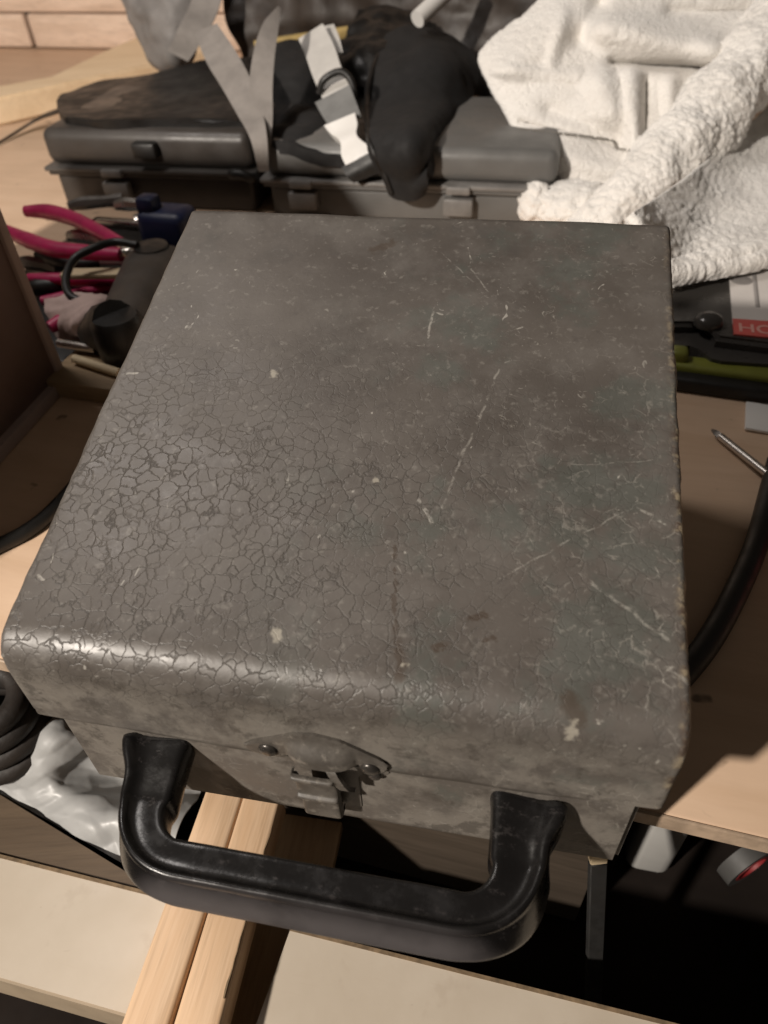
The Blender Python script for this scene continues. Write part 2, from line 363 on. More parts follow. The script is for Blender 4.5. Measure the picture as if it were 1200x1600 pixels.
M['pinkcloth'] = plain('pinkish_white_cloth', (.62, .47, .43), .9, 0, .25, 18, 200, .002, .5)
M['brown_box'] = plain('dark_brown_card', (.135, .082, .064), .7, 0, .25, 10, 400, .0003, .5)
M['brown_trim'] = plain('faded_brown_trim', (.36, .27, .235), .7, 0, .2, 20, 300, .0003, .4)
M['bag'] = plain('white_plastic_film', (.33, .33, .325), .46, 0, .12, 12, 30, .004, .35)
M['white_dull'] = plain('dull_white_plastic', (.42, .41, .39), .5, 0, .1, 20)
M['white'] = plain('white_plastic', (.72, .70, .67), .4, 0, .06, 20)
M['tape_grey'] = plain('grey_tape', (.07, .068, .065), .5, 0, .2, 20)
M['red'] = plain('red_plastic', (.22, .016, .018), .5, 0, .2, 20)
M['lime'] = plain('lime_plastic', (.19, .20, .030), .5, 0, .25, 20)
M['label_white'] = plain('printed_card_white', (.66, .62, .59), .5, 0, .06, 30)
M['label_red'] = plain('printed_card_red', (.60, .10, .085), .5, 0, .12, 40)
M['ink_pale'] = plain('pale_pink_ink', (.74, .38, .33), .5, 0, .1, 60)
M['ink_grey'] = plain('grey_ink', (.30, .28, .27), .5, 0, .1, 60)
M['ink_dark'] = plain('dark_grey_ink', (.10, .105, .10), .5, 0, .1, 60)
M['blister'] = plain('smoky_moulded_plastic', (.050, .046, .042), .30, 0, .2, 15)
M['wall'] = wood('rough_pale_timber', (.80, .62, .49), (.66, .49, .37), (3, 22, 22), .8, 0, 1.0)
M['wall_dark'] = plain('dark_room_wall', (.06, .042, .030), .9, 0, .3, 6)
M['beam'] = wood('smooth_pale_timber', (.82, .64, .43), (.74, .56, .36), (3, 30, 30), .6, 0, 1.0, .5)
M['yellow'] = plain('worn_yellow_paint', (.55, .40, .16), .5, 0, .3, 30)

# ================================================================== WORKBENCH
BY = -0.3122
ebx = np.array([math.cos(BY), math.sin(BY), 0]); eby = np.array([-math.sin(BY), math.cos(BY), 0])
B0 = np.array([0.0, 0.0507, 0.0])
def bl(w): d = np.asarray(w)-B0; return np.array([d@ebx, d@eby, d[2]])
bench = tag(empty('workbench', B0, BY), 'pale wooden workbench under the grey case, scuffed top with thin front edge', 'workbench')
MB().add(*rbox((-.6, .90, -.0085), (4.4, 1.80, .017), .002)).build('top', M['bench'], bench)
MB().add(*rbox((-.6, -.0008, -.0065), (4.4, .0024, .0125), .0008, 1)).build('edge_band', M['edge'], bench)
# a thin drawer front under the top, a gap, then the open compartment at the right
xg = bl(aty(497, 1320, B0[1]+.03))[0]
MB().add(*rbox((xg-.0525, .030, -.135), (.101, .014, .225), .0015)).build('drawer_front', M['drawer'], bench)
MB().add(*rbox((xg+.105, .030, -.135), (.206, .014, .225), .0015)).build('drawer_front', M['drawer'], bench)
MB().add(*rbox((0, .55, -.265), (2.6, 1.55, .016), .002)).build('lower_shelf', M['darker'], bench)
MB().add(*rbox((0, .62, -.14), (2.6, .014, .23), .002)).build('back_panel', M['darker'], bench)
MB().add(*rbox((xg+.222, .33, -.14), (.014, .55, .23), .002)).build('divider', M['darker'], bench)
MB().add(*rbox((0, -.35, -.40), (3.0, 1.9, .02), .002)).build('floor', M['darker'])
bpy.data.objects['floor']['kind'] = 'structure'

# ================================================================== THE GREY CASE
YAW = -0.2257
case = tag(empty('carrying_case', (0, 0, 0), YAW), 'old grey metal carrying case with crackled paint, sloping lid, black handle and latch', 'carrying case')
HW, D, HF, SL = 0.150, 0.2950, 0.1236, 0.2793
def lid_shell():
    # side profile (y, z): up the front, round the big front edge, up the slope, small back edge, down the back
    ang = math.atan(SL); R = .0205; th = math.pi/2-ang; t = R*math.tan(th/2)
    prof = [(0, .0672), (0, .0690), (.0003, .0712), (0, .0730), (0, .078), (0, .088), (0, HF-t-.004)]
    cy, cz = R, HF-t
    for k in range(11):
        a = math.pi - th*k/10; prof.append((cy+R*math.cos(a), cz+R*math.sin(a)))
    y0, z0 = prof[-1]
    for k in range(1, 81):
        y = y0+(D-.006-y0)*k/80; prof.append((y, z0+(y-y0)*SL))
    zb = prof[-1][1]
    prof += [(D-.003, zb+.0006), (D-.0008, zb-.0012), (D, zb-.005), (D, .12), (D, .0672)]
    # cross coordinate, with rounded side edges: columns from the left wall foot over the top to the right wall foot
    bev = .0034; xs = np.concatenate([[-HW]*1, np.linspace(-HW, -HW+bev, 5), np.linspace(-HW+.009, HW-.009, 61), np.linspace(HW-bev, HW, 5), [HW]])
    V = []; F = []; P = np.array(prof)
    Tg = np.gradient(P, axis=0); N = np.c_[-Tg[:, 1], Tg[:, 0]]; N /= np.linalg.norm(N, axis=1)[:, None]
    cols = []
    for j, x in enumerate(xs):
        e = max(0, abs(x)-(HW-bev)); drop = bev-math.sqrt(max(0, bev*bev-e*e))
        if j in (0, len(xs)-1): drop = bev+.010
        cols.append(drop)
    nr = len(P)
    for i in range(nr):
        for j, x in enumerate(xs):
            dr = cols[j]; y, z = P[i]-N[i]*dr
            if i <= 3: z = max(z, .0672)+(.0032, .0030, .0024, .0018)[i]*abs(x/HW)**3+.0006*nz((x, 3, 1), 25, 2)
            if i == nr-1: z = .0672
            w = .0007*nz((x, y, z), 14, 2)+.0004*nz((x, y, z), 40, 5)
            ex = max(0, 1-abs(HW-abs(x))/.006); q = .00035*ex*nz((x, y, z), 85, 3)+.0005*ex*nz((x, y, z), 210, 6)
            V.append((x+(q if x > 0 else -q), y+(w if i < 10 else 0), z+(w if i >= 10 else 0)))
    nc = len(xs)
    for i in range(nr-1):
        for j in range(nc-1):
            a = i*nc+j; F.append((a, a+1, a+nc+1, a+nc))
    # side walls: fan from the outer column to its foot
    for j, flip in ((0, False), (nc-1, True)):
        ring = [i*nc+j for i in range(nr)]
        F.append(tuple(ring if flip else ring[::-1]))
    # rolled lower lip turned inwards so the lid has a thickness
    b = [0*nc+j for j in range(nc)]; base = len(V)
    for j in range(nc):
        x, y, z = V[b[j]]; V.append((x*.985, y+.0032, z))
    for j in range(nc-1): F.append((b[j], base+j, base+j+1, b[j+1]))
    return V, F
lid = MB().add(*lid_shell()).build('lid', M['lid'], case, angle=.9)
def base_shell():
    W2 = HW-.0072; y0, y1 = .0048, D-.004
    bm = bmesh.new(); bmesh.ops.create_cube(bm, size=1.0)
    for v in bm.verts: v.co = Vector((v.co.x*2*W2, (v.co.y+.5)*(y1-y0)+y0, (v.co.z+.5)*.084))
    bmesh.ops.bevel(bm, geom=[e for e in bm.edges if abs(e.verts[0].co.z-e.verts[1].co.z) > .01], offset=.003, segments=3, affect='EDGES')
    bmesh.ops.bevel(bm, geom=[e for e in bm.edges if e.verts[0].co.z < .001 and e.verts[1].co.z < .001], offset=.0015, segments=2, affect='EDGES')
    return bmgeo(bm)
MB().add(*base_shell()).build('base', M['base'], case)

# handle: one moulded bail, swept along a U in the case's own coordinates (d = distance out from the base front)
def handle():
    hx, bar, r = .0865, .0505, .024; path = []
    def put(x, d, w, z, th): path.append((x, d, w, z, th))
    for k in range(9):
        t = k/8; d = -.002+t*(bar-r+.002); fl = math.exp(-((t-.0)/.42)**2)
        put(-hx-.003*fl, d, .0127+.0048*fl, .0585-.011*t-.001*fl, .022+.005*t)
    for k in range(1, 12):
        a = math.pi/2*k/12; put(-hx+r-r*math.cos(a), bar-r+r*math.sin(a), .0118-.0032*math.sin(a), .0475-.001*math.sin(a), .027-.0065*math.sin(a))
    nb = 26
    for k in range(nb+1):
        t = k/nb; put((-hx+r)*(1-t)+(hx-r)*t, bar, .0090, .0465, .0200)
    path += [(-x, d, w, z, th) for x, d, w, z, th in reversed(path[:20])]
    path = [(x+.0022+.0022*(x/hx), d, w, z-.001*(x/hx), th) for x, d, w, z, th in path]
    P = np.array([(p[0], p[1]) for p in path]); T = np.gradient(P, axis=0); T /= np.linalg.norm(T, axis=1)[:, None]
    N = np.c_[-T[:, 1], T[:, 0]]                                       # outward of the U
    prof = [(-1.0, -.10), (-.93, .0), (-.75, .035), (-.35, -.02), (.1, -.055), (.45, -.05), (.62, .02), (.76, .085), (.92, .085), (1.03, .01), (1.06, -.09), (1.00, -.155),
            (1.10, -.20), (1.36, -.50), (1.62, -.82), (1.62, -.94), (1.46, -1.02), (.2, -1.0), (-.7, -.93), (-.95, -.78), (-1.05, -.4)]
    V = []; ns = len(prof)
    for (x, d, w, z, th), nrm in zip(path, N):
        flare = 1.0
        for a, b in prof:
            aa = a if a <= 1.06 else 1.06+(a-1.06)*np.clip((d-.012)/.03, 0, 1)
            px, pd = x+nrm[0]*aa*w, d+nrm[1]*aa*w
            zz = z+b*th; wv = .00045*nz((px, pd, zz), 70, 1)
            V.append((px, .0040-pd, zz+wv))
    F = [(i*ns+k, i*ns+(k+1) % ns, (i+1)*ns+(k+1) % ns, (i+1)*ns+k) for i in range(len(path)-1) for k in range(ns)]
    F += [tuple(range(ns-1, -1, -1)), tuple(range((len(path)-1)*ns, len(path)*ns))]
    return V, F
MB().add(*handle()).build('handle', M['handle'], case, angle=1.2, sub=1)

# latch: pressed plate with an arched hood on the lid, lever and lower plate on the base
def plate(poly, y0, th, bev=.0008):
    """poly in (x, z), lying on the plane y = y0 and standing out by th"""
    bm = bmesh.new(); vs = [bm.verts.new((x, y0, z)) for x, z in poly]; f = bm.faces.new(vs)
    r = bmesh.ops.extrude_face_region(bm, geom=[f]); tv = [g for g in r['geom'] if isinstance(g, bmesh.types.BMVert)]
    for v in tv: v.co.y = y0-th
    fe = [e for e in bm.edges if e.verts[0].co.y < y0-th*.5 and e.verts[1].co.y < y0-th*.5]
    if bev: bmesh.ops.bevel(bm, geom=fe, offset=bev, segments=2, affect='EDGES')
    return bmgeo(bm)
ZP = .0745
def pressed_plate():
    xs = np.linspace(-.0385, .0290, 56)
    top = np.interp(xs, [-.0385, -.0365, -.034, -.024, -.014, -.003, .008, .018, .0255, .0278, .0290], np.array([.0010, .0032, .0052, .0105, .0165, .0185, .0165, .0105, .0058, .0036, .0008]))
    bot = np.interp(xs, [-.0385, -.0365, -.033, -.027, -.0205, -.0165, .0150, .0190, .0245, .0275, .0290], np.array([-.0006, -.0036, -.0056, -.0064, -.0056, -.0012, -.0012, -.0060, -.0076, -.0056, -.0012]))
    G = []
    for x, t, b in zip(xs, top, bot):
        e = max(0.0, 1-abs((x+.0012)/.0165)**3.2); row = []
        for v in np.linspace(0, 1, 22):
            z = t+(b-t)*v; q = min(1, max(0, (v-.16)/.60)); q = q*q*(3-2*q)
            rim = -.0007*math.exp(-((v-.0)/.10)**2)-.0007*math.exp(-((1-v)/.08)**2)*(1-e)
            row.append((x, -.0014-.0056*e*q-rim*.6, ZP+z))
        G.append(row)
    return sheet(G, 0, 0, .0014, None, False)
MB().add(*pressed_plate()).build('latch_plate', M['latch'], case, angle=1.0)
for x, z in ((-.0268, ZP+.0005), (.0212, ZP-.0030)):
    V, F = lathe([(.0046, 0), (.0046, .0006), (.0040, .0014), (.0026, .0021), (.0009, .0023), (.0001, .0023)], 18, frame((x, -.0019, z), (1, 0, 0), (0, -1, 0)))
    MB().add(V, F).build('rivet', M['rivet'], case)
# lower catch plate with two ears
lp = [(-.0155, .0150), (.0105, .0150), (.0125, .0170), (.0130, .049), (.0165, .0535), (.0265, .0545), (.0285, .0575), (.0265, .0625), (.0165, .0660), (-.0185, .0660), (-.0260, .0630), (-.0262, .0590), (-.0180, .0530), (-.0175, .049), (-.0170, .0170)]
MB().add(*plate(lp, .0055, .0013, 0)).build('catch_plate', M['latch'], case)
V, F = lathe([(.0034, 0), (.0034, .0006), (.0028, .0015), (.0012, .0021), (.0001, .0021)], 16, frame((.0215, .0033, .0555), (1, 0, 0), (0, -1, 0)))
MB().add(V, F).build('rivet', M['rivet'], case)
# lever: a strip that climbs from the lower plate, kinks at a rib and tucks under the hood
lv = [(-.0005, .0182), (-.0034, .0184), (-.0048, .0205), (-.0052, .028), (-.0054, .0390), (-.0076, .0425), (-.0080, .0440), (-.0062, .0456), (-.0058, .050), (-.0064, .056), (-.0078, .0610), (-.0096, .0642), (-.0102, .0655), (-.0096, .0664), (-.0080, .0662)]
G = [[(x*(1.0 if z > .04 else .92)-.0052, y, z) for x in (-.0100, -.0098, -.0090, -.0040, 0, .0040, .0090, .0098, .0100)] for y, z in lv]
for r in G:
    for k, o in ((0, .0042), (1, .0012), (2, .0002), (6, .0002), (7, .0012), (8, .0042)): r[k] = (r[k][0], r[k][1]+o, r[k][2])
MB().add(*sheet(G, 70, 25, .0012)).build('lever', M['latch'], case)
MB().add(*rbox((-.0015, .0012, .0685), (.0255, .0036, .0085), .0006, 1)).build('hood_shade', M['shade_black'], case)  # added black block standing in for the shade under the hood
# the sprung tongue that curls out from under the hood beside the lever
MB().add(*sheet([[(x, y, z) for x in (xx-.0020, xx, xx+.0026)] for xx, y, z in
                 [(.0012, -.0042, .0735), (.0044, -.0070, .0712), (.0066, -.0078, .0665), (.0072, -.0064, .0600), (.0084, -.0050, .0540), (.0104, -.0030, .0500)]], 26, 7, .0022)).build('tongue', M['latch'], case)
MB().add(*tube([(-.0140, .0012, .0178), (.0030, .0012, .0178)], .0024, 14)).build('hinge_pin', M['latch'], case)

# ================================================================== LOWER PLANKS, BATTENS, THINGS BELOW THE BENCH EDGE
ZPL = -.12
PY = -0.272
pdx = np.array([math.cos(PY), math.sin(PY), 0]); pdy = np.array([-math.sin(PY), math.cos(PY), 0])
bd = np.array([-.205, -.979, 0]); bd /= np.linalg.norm(bd)                # the battens run this way, towards the viewer
def plank(name, pa, xl, xr, label, wid=.0655):
    """laminated board whose far edge passes through pa, from xl to xr along the board"""
    o = empty(name, (pa[0], pa[1], ZPL), PY); tag(o, label, 'plank', 'cream boards below the bench')
    k = math.tan(PY+math.pi/2-math.atan2(-bd[1], -bd[0]))                 # ends cut along the battens
    def quad(y0, y1, z0, z1, grow=0): return prism([(xl+(y0)*math.tan(.0665), y0), (xr+(y0)*math.tan(.0665), y0), (xr+y1*math.tan(.0665), y1), (xl+y1*math.tan(.0665), y1)], z0, z1)
    MB().add(*quad(-wid, -.0022, -.016, 0)).build('board', M['laminate'], o, smooth=False)
    MB().add(*quad(-.0022, 0, -.0158, .0006)).build('edge_strip', M['chip'], o, smooth=False)
    MB().add(*quad(-wid-.0015, -wid, -.045, -.0004)).build('front_face', M['tan_face'], o, smooth=False)
    return o
pl0 = at(0, 1335, ZPL); pr0 = at(540, 1470, ZPL)
plank('cream_plank', pl0, -.35, .150, 'cream laminated board at the lower corner with two pine battens over its end')
ge = at(450, 1465, ZPL); xl = (ge-pr0)@pdx
plank('cream_plank', pr0, xl, .40, 'cream laminated board lying below the black handle, right of the battens', .085)
def batten(pa, pb, w, h, label, top=ZPL+.027):
    a = at(*pa, top); b = at(*pb, top); u = (b-a)/np.linalg.norm(b-a); a = a-u*.012; L = np.linalg.norm(b-a)+.09
    o = empty('pine_batten', tuple(a-np.array([0, 0, h])), math.atan2(u[1], u[0]))
    tag(o, label, 'batten', 'pine battens under the case')
    b_ = MB().add(*rbox((L/2, 0, h/2), (L, w, h), .0028, 3)); b_.build('batten', M['pine'], o); return o
# centre lines of the two battens
batten((345, 1253), (226, 1600), .0268, .0268, 'smooth pine batten with a rounded edge, lying over the end of the left cream board')
batten((404, 1262), (307, 1600), .0262, .0262, 'pine batten with a split in its side, beside the dark gap')
# split running along the right batten
a = at(425, 1290, ZPL+.0271); b = at(350, 1560, ZPL+.0271)
pts = [a+(b-a)*t+np.array([.0012*nz((t*9, 0, 0), 1, 3), 0, 0]) for t in np.linspace(0, 1, 26)]
sp = MB().add(*tube(pts, [.0003+.0007*abs(nz((t*7, 1, 0), 1, 1)) for t in np.linspace(0, 1, 26)], 6))
bo = bpy.data.objects['pine_batten.001']
sp.v = [np.array([(Matrix.Rotation(-bo.rotation_euler.z, 3, 'Z') @ (Vector(v)-bo.location))[:] for v in sp.v[0]])]
sp.build('split', M['chip'], bo)

# dark brown board lying just below the left cream board, and one under the gap between the boards
zb = -.1215; a = at(-60, 1205, zb); b = at(262, 1402, zb); n0 = at(0, 1335, ZPL)+pdy*.0012; w0, w1 = n0-pdx*.05, n0+pdx*(((b-n0)@pdx)+.012)
o = tag(empty('dark_board', (a[0], a[1], zb-.012)), 'dark brown board lying slanted between the white plastic bag and the left cream board', 'board')
MB().add(*prism([tuple((p-a)[:2]) for p in (w0, w1, b, a)], 0, .012)).build('board', M['brown_board'], o, smooth=False)
a = at(405, 1450, -.165); o = tag(empty('dark_floor_board', (a[0], a[1]-.02, -.176), math.atan2(-bd[1], -bd[0])), 'dark brown board low down in the gap between the two cream boards', 'board')
MB().add(*rbox((0, 0, .006), (.20, .075, .010), .001)).build('board', M['tan'], o)

# crumpled white plastic bag
def bag(name, rows, label, th=.0012, amp=.004, mat='bag', seed=0, nu=120, nv=120):
    G = [[at(x, y, z) for x, y, z in r] for r in rows]
    rr = random.Random(seed+11); dirs = [(Vector((rr.uniform(-1, 1), rr.uniform(-1, 1), rr.uniform(-.6, .6))).normalized(), rr.uniform(18, 70), rr.uniform(0, 5)) for _ in range(6)]
    def f(v):
        w = Vector((nz(v, 11, 2), nz(v, 11, 8), 0))*.035; h = 0
        for d_, fr, ph in dirs:
            t = ((v+w).dot(d_)*fr+ph) % 1.0; h += (abs(t-.5)*2-.5)*26/fr*(.4+1.2*abs(nz(v, 15, ph)))
        return amp*1.15*h
    V, F = sheet(G, nu, nv, th, f)
    c = np.mean(np.array(V), 0); c[2] = np.min(np.array(V)[:, 2])
    return tag(MB().add(V, F).build(name, M[mat], loc=tuple(c)), label, name.split('_')[-1])
bag('plastic_bag', [[(20, 1060, -.10), (90, 1090, -.11), (170, 1120, -.12), (300, 1160, -.13)],
                    [(-10, 1130, -.12), (80, 1140, -.085), (170, 1160, -.11), (320, 1200, -.13)],
                    [(-40, 1200, -.13), (60, 1200, -.10), (150, 1210, -.13), (310, 1245, -.15)],
                    [(-50, 1232, -.128), (60, 1252, -.122), (150, 1268, -.112), (280, 1295, -.120)],
                    [(-40, 1262, -.138), (70, 1310, -.135), (160, 1335, -.128), (262, 1362, -.130)],
                    [(-30, 1310, -.160), (80, 1370, -.158), (170, 1400, -.150), (262, 1430, -.152)]],
    'crumpled white plastic bag with shiny folds below the left front corner of the grey case', amp=.0035)
# black hose coiled at the left, below the bench edge
c = at(-18, 1112, -.075); o = tag(empty('hose_coil', tuple(c)), 'blackish brown coiled hose at the left picture edge below the bench', 'hose')
pts = []
for k in range(150):
    t = k/149*2*math.pi*4.2; r = .041-.0035*(t/(2*math.pi)); pts.append(c+np.array([r*math.cos(t)*1.0, r*math.sin(t)*.9, -.040+.0135*t/(2*math.pi)]))
MB().add(*tube(pts, .0085, 10)).build('coil', plain('dark_brown_hose', (.020, .015, .012), .6, 0, .4, 40, 300), o, loc='world')
# things in the dark compartment at the right
p0 = at(934, 1345, -.075); p1 = at(924, 1640, -.262); u = (p1-p0); L = np.linalg.norm(u); u /= L
o = tag(empty('thin_lath', tuple(p1)), 'thin wooden lath leaning in the dark compartment below the case, upper end painted as if lit', 'lath')
Mx = frame(p0, u, (0, -.75, .66))
V, F = rbox((L/2, 0, 0), (L, .0105, .006), .0008, 1); V = (np.c_[np.array(V), np.ones(len(V))] @ Mx.T)[:, :3]
MB().add(V, F).build('stick', M['shade_black'], o, loc='world')  # lath body: compartment shade put into its colour
V, F = rbox((-.0042, 0, 0), (.0085, .0105, .0062), .0008, 1); V = (np.c_[np.array(V), np.ones(len(V))] @ Mx.T)[:, :3]
MB().add(V, F).build('lit_end', M['cream'], o, loc='world')  # top of the lath, coloured pale as if light fell on it
c = at(1022, 1345, -.225); o = tag(empty('white_bottle', (c[0]+.004, c[1]+.016, -.257), -.25), 'white plastic bottle in the dark compartment beside the right corner of the case', 'bottle')
MB().add(*rbox((0, 0, .0485), (.036, .030, .097), .010, 4)).build('body', M['white_dull'], o)
MB().add(*lathe([(.010, .097), (.010, .102), (.0105, .103), (.0105, .116), (.009, .118), (.0005, .118)], 20)).build('cap', M['white_dull'], o)
c = at(1185, 1352, -.215); o = tag(empty('tape_roll', (c[0], c[1]+.01, -.257)), 'small grey tape roll with a red core under the bench edge at right', 'tape roll')
def ring(ri, ro, h, seg=36): return lathe([(ri, -h/2), (ro, -h/2), (ro, h/2), (ri, h/2), (ri, -h/2)], seg)
Mx = frame((0, 0, .024), (.6, .25, .75), (.55, -.8, .2))
for nm, a, b, h, m in (('core', .013, .0160, .0130, 'red'), ('tape', .0162, .0235, .0125, 'tape_grey')):
    V, F = ring(a, b, h); F = F[:-2]; V = (np.c_[V, np.ones(len(V))] @ Mx.T)[:, :3]; MB().add(V, F).build(nm, M[m], o)

# ================================================================== LEFT: BROWN BOX, TOOLS
# tall dark brown box at the left edge: vertical corner at bench point (-.266, .445)
o = tag(empty('brown_box', (-.266, .445, 0), math.atan2(.97, .238)-math.pi/2), 'dark brown covered box with paler edge trim standing on the bench at the left edge', 'box')
MB().add(*rbox((-.152, -.178, .155), (.30, .36, .30), .003)).build('body', M['brown_box'], o)
MB().add(*rbox((-.150, -.180, .0065), (.312, .372, .0125), .002)).build('base_trim', M['brown_trim'], o)
MB().add(*rbox((-.0035, -.0015, .16), (.011, .011, .292), .003)).build('corner_trim', M['brown_trim'], o)
MB().add(*rbox((-.152, -.178, .308), (.306, .366, .012), .003)).build('top_trim', M['yellow'], o)

def cable(name, pts, r, label, n=60, cat='cable', mat='rubber'):
    V, F = tube(pts, r, 12, n); c = np.array(pts).mean(0); c[2] = 0
    return tag(MB().add(V, F).build(name, M[mat], loc=tuple(c)), label, cat)
def onb(px, py, r): return at(px, py, r)
cable('black_cable', [onb(-60, 880, .005), onb(0, 852, .005), onb(45, 828, .005), onb(85, 795, .005), onb(140, 730, .005), onb(200, 640, .005)], .0058,
      'black cable curving over the bench along the left side of the case')
cable('black_cable', [onb(1215, 720, .008), onb(1203, 770, .008), onb(1182, 850, .008), onb(1150, 925, .008), onb(1112, 995, .008), onb(1070, 1050, .008), onb(1010, 1110, .008)], .0078,
      'thick black cable running under the right side of the case')

def pliers(p_tip, hA, hB, label, zs=.02, r=.0075):
    """two curved sleeved handles (lists of points) meeting at a steel pivot, jaws beyond"""
    o = tag(empty('pliers', (p_tip[0], p_tip[1], 0)), label, 'pliers', 'pliers with magenta grips')
    for H in (hA, hB):
        MB().add(*tube(H, [r*.75, r*1.05, r, r*.95, r*.8], 12, 30)).build('handle', M['pink'], o, loc='world')
    mid = (np.array(hA[-1])+np.array(hB[-1]))/2; d = np.array(p_tip)-mid; d /= np.linalg.norm(d)
    V, F = lathe([(.012, -.006), (.013, -.004), (.013, .004), (.012, .006), (.0003, .006)], 24, frame(mid+d*.012, (1, 0, 0), (0, -.2, 1)))
    m = MB().add(V, F)
    for H in (hA, hB): m.add(*tube([np.array(H[-1])-d*.006, mid+d*.014], [.005, .008], 10))
    m.build('pivot', M['steel'], o, loc='world')
    for s in (-1, 1):
        n_ = np.array([-d[1], d[0], 0])*s
        MB().add(*tube([mid+d*.014+n_*.005, mid+d*.04+n_*.007, mid+d*.065+n_*.002], [.007, .006, .002], 10, 14)).build('jaw', M['steel'], o, loc='world')
    return o
z = .055
pliers(at(262, 402, z), [at(40, 330, z), at(75, 331, z), at(115, 342, z), at(155, 362, z), at(196, 385, z)],
       [at(5, 358, z), at(45, 376, z), at(85, 389, z), at(130, 394, z), at(190, 398, z)],
       'pliers with magenta grips spread open, topmost in the tool pile', r=.0088)
z = .030
pliers(at(262, 455, z), [at(45, 434, z), at(80, 436, z), at(120, 436, z), at(150, 436, z), at(195, 437, z)],
       [at(65, 470, z-.012), at(95, 466, z-.012), at(125, 460, z-.012), at(155, 452, z-.012), at(195, 446, z-.012)],
       'closed pliers with magenta grips lying below the cable tie loop', r=.0065)
# cable tie loop
lp_ = [at(x, y, zz) for x, y, zz in [(215, 383, .07), (180, 378, .072), (145, 388, .072), (116, 405, .066), (103, 435, .058), (110, 462, .05), (140, 472, .045), (185, 470, .045)]]
cable('cable_tie', lp_, .0042, 'black cable tie bent into a loop above the magenta pliers', 60, 'cable tie')
# dusty dark clamp, 
a = at(238, 395, .06); b = at(182, 505, .055); u = b-a
o = tag(empty('bar_clamp', (b[0], b[1], 0)), 'dusty dark grey bar clamp with round black ends along the left case side', 'clamp')
MB().add(*sheet([[p+w*s+np.array([0, 0, h]) for s, h in ((-1, -.012), (-.6, 0), (.6, 0), (1, -.012))] for p, w in [(a, np.array([.028, .008, 0])), ((a+b)/2, np.array([.024, .007, 0])), (b, np.array([.020, .006, 0]))]], 16, 12, .012)).build('bar', M['grey_tool'], o, loc='world')
for p, r, nm in ((a, .021, 'end_knob'), (b, .024, 'end_knob')):
    MB().add(*lathe([(r*.9, -.035), (r, -.030), (r, .002), (r*.85, .008), (.0005, .009)], 22, frame(p, (1, 0, 0), (0, 0, 1)))).build(nm, M['rubber'], o, loc='world')
b2 = at(165, 520, .03)
MB().add(*tube([b, b2, at(205, 545, .02)], [.022, .026, .018], 14, 16)).build('foot', M['rubber'], o, loc='world')
# blue spring clamp half hidden behind the case
c = at(262, 343, .05); o = tag(empty('blue_clamp', (c[0], c[1], 0), -.3), 'dark blue plastic clamp behind the back left corner of the case', 'clamp')
MB().add(*rbox((0, 0, .035), (.062, .045, .058), .010, 3)).build('body', M['blue'], o)
MB().add(*rbox((-.018, -.004, .068), (.024, .024, .022), .006, 2)).build('knob', M['blue'], o)
MB().add(*rbox((-.062, -.006, .045), (.064, .008, .006), .002, 2)).build('rail', M['steel'], o)
# steel bits in the pile
for (x, y, zz, l, a_, lab, nm, mt) in [(150, 318, .03, .07, .15, 'dull steel socket bar behind the magenta pliers', 'steel_bar', 'steel_dark'), (210, 322, .04, .05, -.2, 'bright steel bit next to the blue clamp', 'steel_bit', 'steel'),
                              (135, 372, .03, .05, -.35, 'shiny steel spanner between the spread magenta grips', 'spanner', 'steel'), (62, 415, .02, .06, -.4, 'grey steel chisel tip at the edge of the brown box', 'chisel', 'steel_dark')]:
    c = at(x, y, zz); o = MB().add(*tube([(-l/2, 0, zz), (-l*.2, 0, zz+.002), (l*.2, 0, zz+.001), (l/2, 0, zz)], [.006, .009, .0075, .010], 8, 14)).build(nm, M[mt], loc=(0, 0, 0))
    o.location = (c[0], c[1], 0); o.rotation_euler.z = a_; tag(o, lab, nm.split('_')[-1])
def handtool(name, pts, rads, mt, label, cat, parts=()):
    P = [at(*p) for p in pts]; c = np.array(P[0]); c[2] = 0; o = tag(empty(name, tuple(c)), label, cat)
    MB().add(*tube(P, rads, 12, 24)).build('grip', M[mt], o, loc='world')
    for nm, q, r, m2 in parts: MB().add(*tube([at(*p) for p in q], r, 10, 12)).build(nm, M[m2], o, loc='world')
handtool('screwdriver', [(40, 452, .02), (60, 449, .022), (84, 447, .022), (98, 446, .02)], [.005, .010, .011, .007], 'rubber', 'screwdriver with a black grip among the tools beside the brown box', 'screwdriver', [('shaft', [(98, 446, .02), (150, 447, .02)], .003, 'steel')])
handtool('wire_stripper', [(60, 398, .028), (95, 410, .03), (130, 412, .03), (160, 409, .03)], [.006, .008, .008, .006], 'rubber', 'black gripped wire stripper between the two pairs of magenta pliers', 'wire stripper', [('jaw', [(160, 409, .03), (190, 410, .03), (214, 412, .028)], [.007, .006, .002], 'steel')])
handtool('red_marker', [(78, 512, .03), (100, 500, .032), (128, 492, .034)], [.006, .0075, .0065], 'pink', 'short magenta marker partly under the crumpled glove', 'marker', [('cap', [(128, 492, .034), (140, 488, .035)], .0068, 'white')])
handtool('adjustable_spanner', [(150, 352, .035), (180, 350, .036), (214, 352, .036)], [.005, .006, .007], 'steel_dark', 'dull adjustable spanner beside the dark blue clamp', 'spanner', [('jaw', [(214, 352, .036), (226, 349, .037), (232, 358, .036)], [.012, .013, .006], 'steel')])
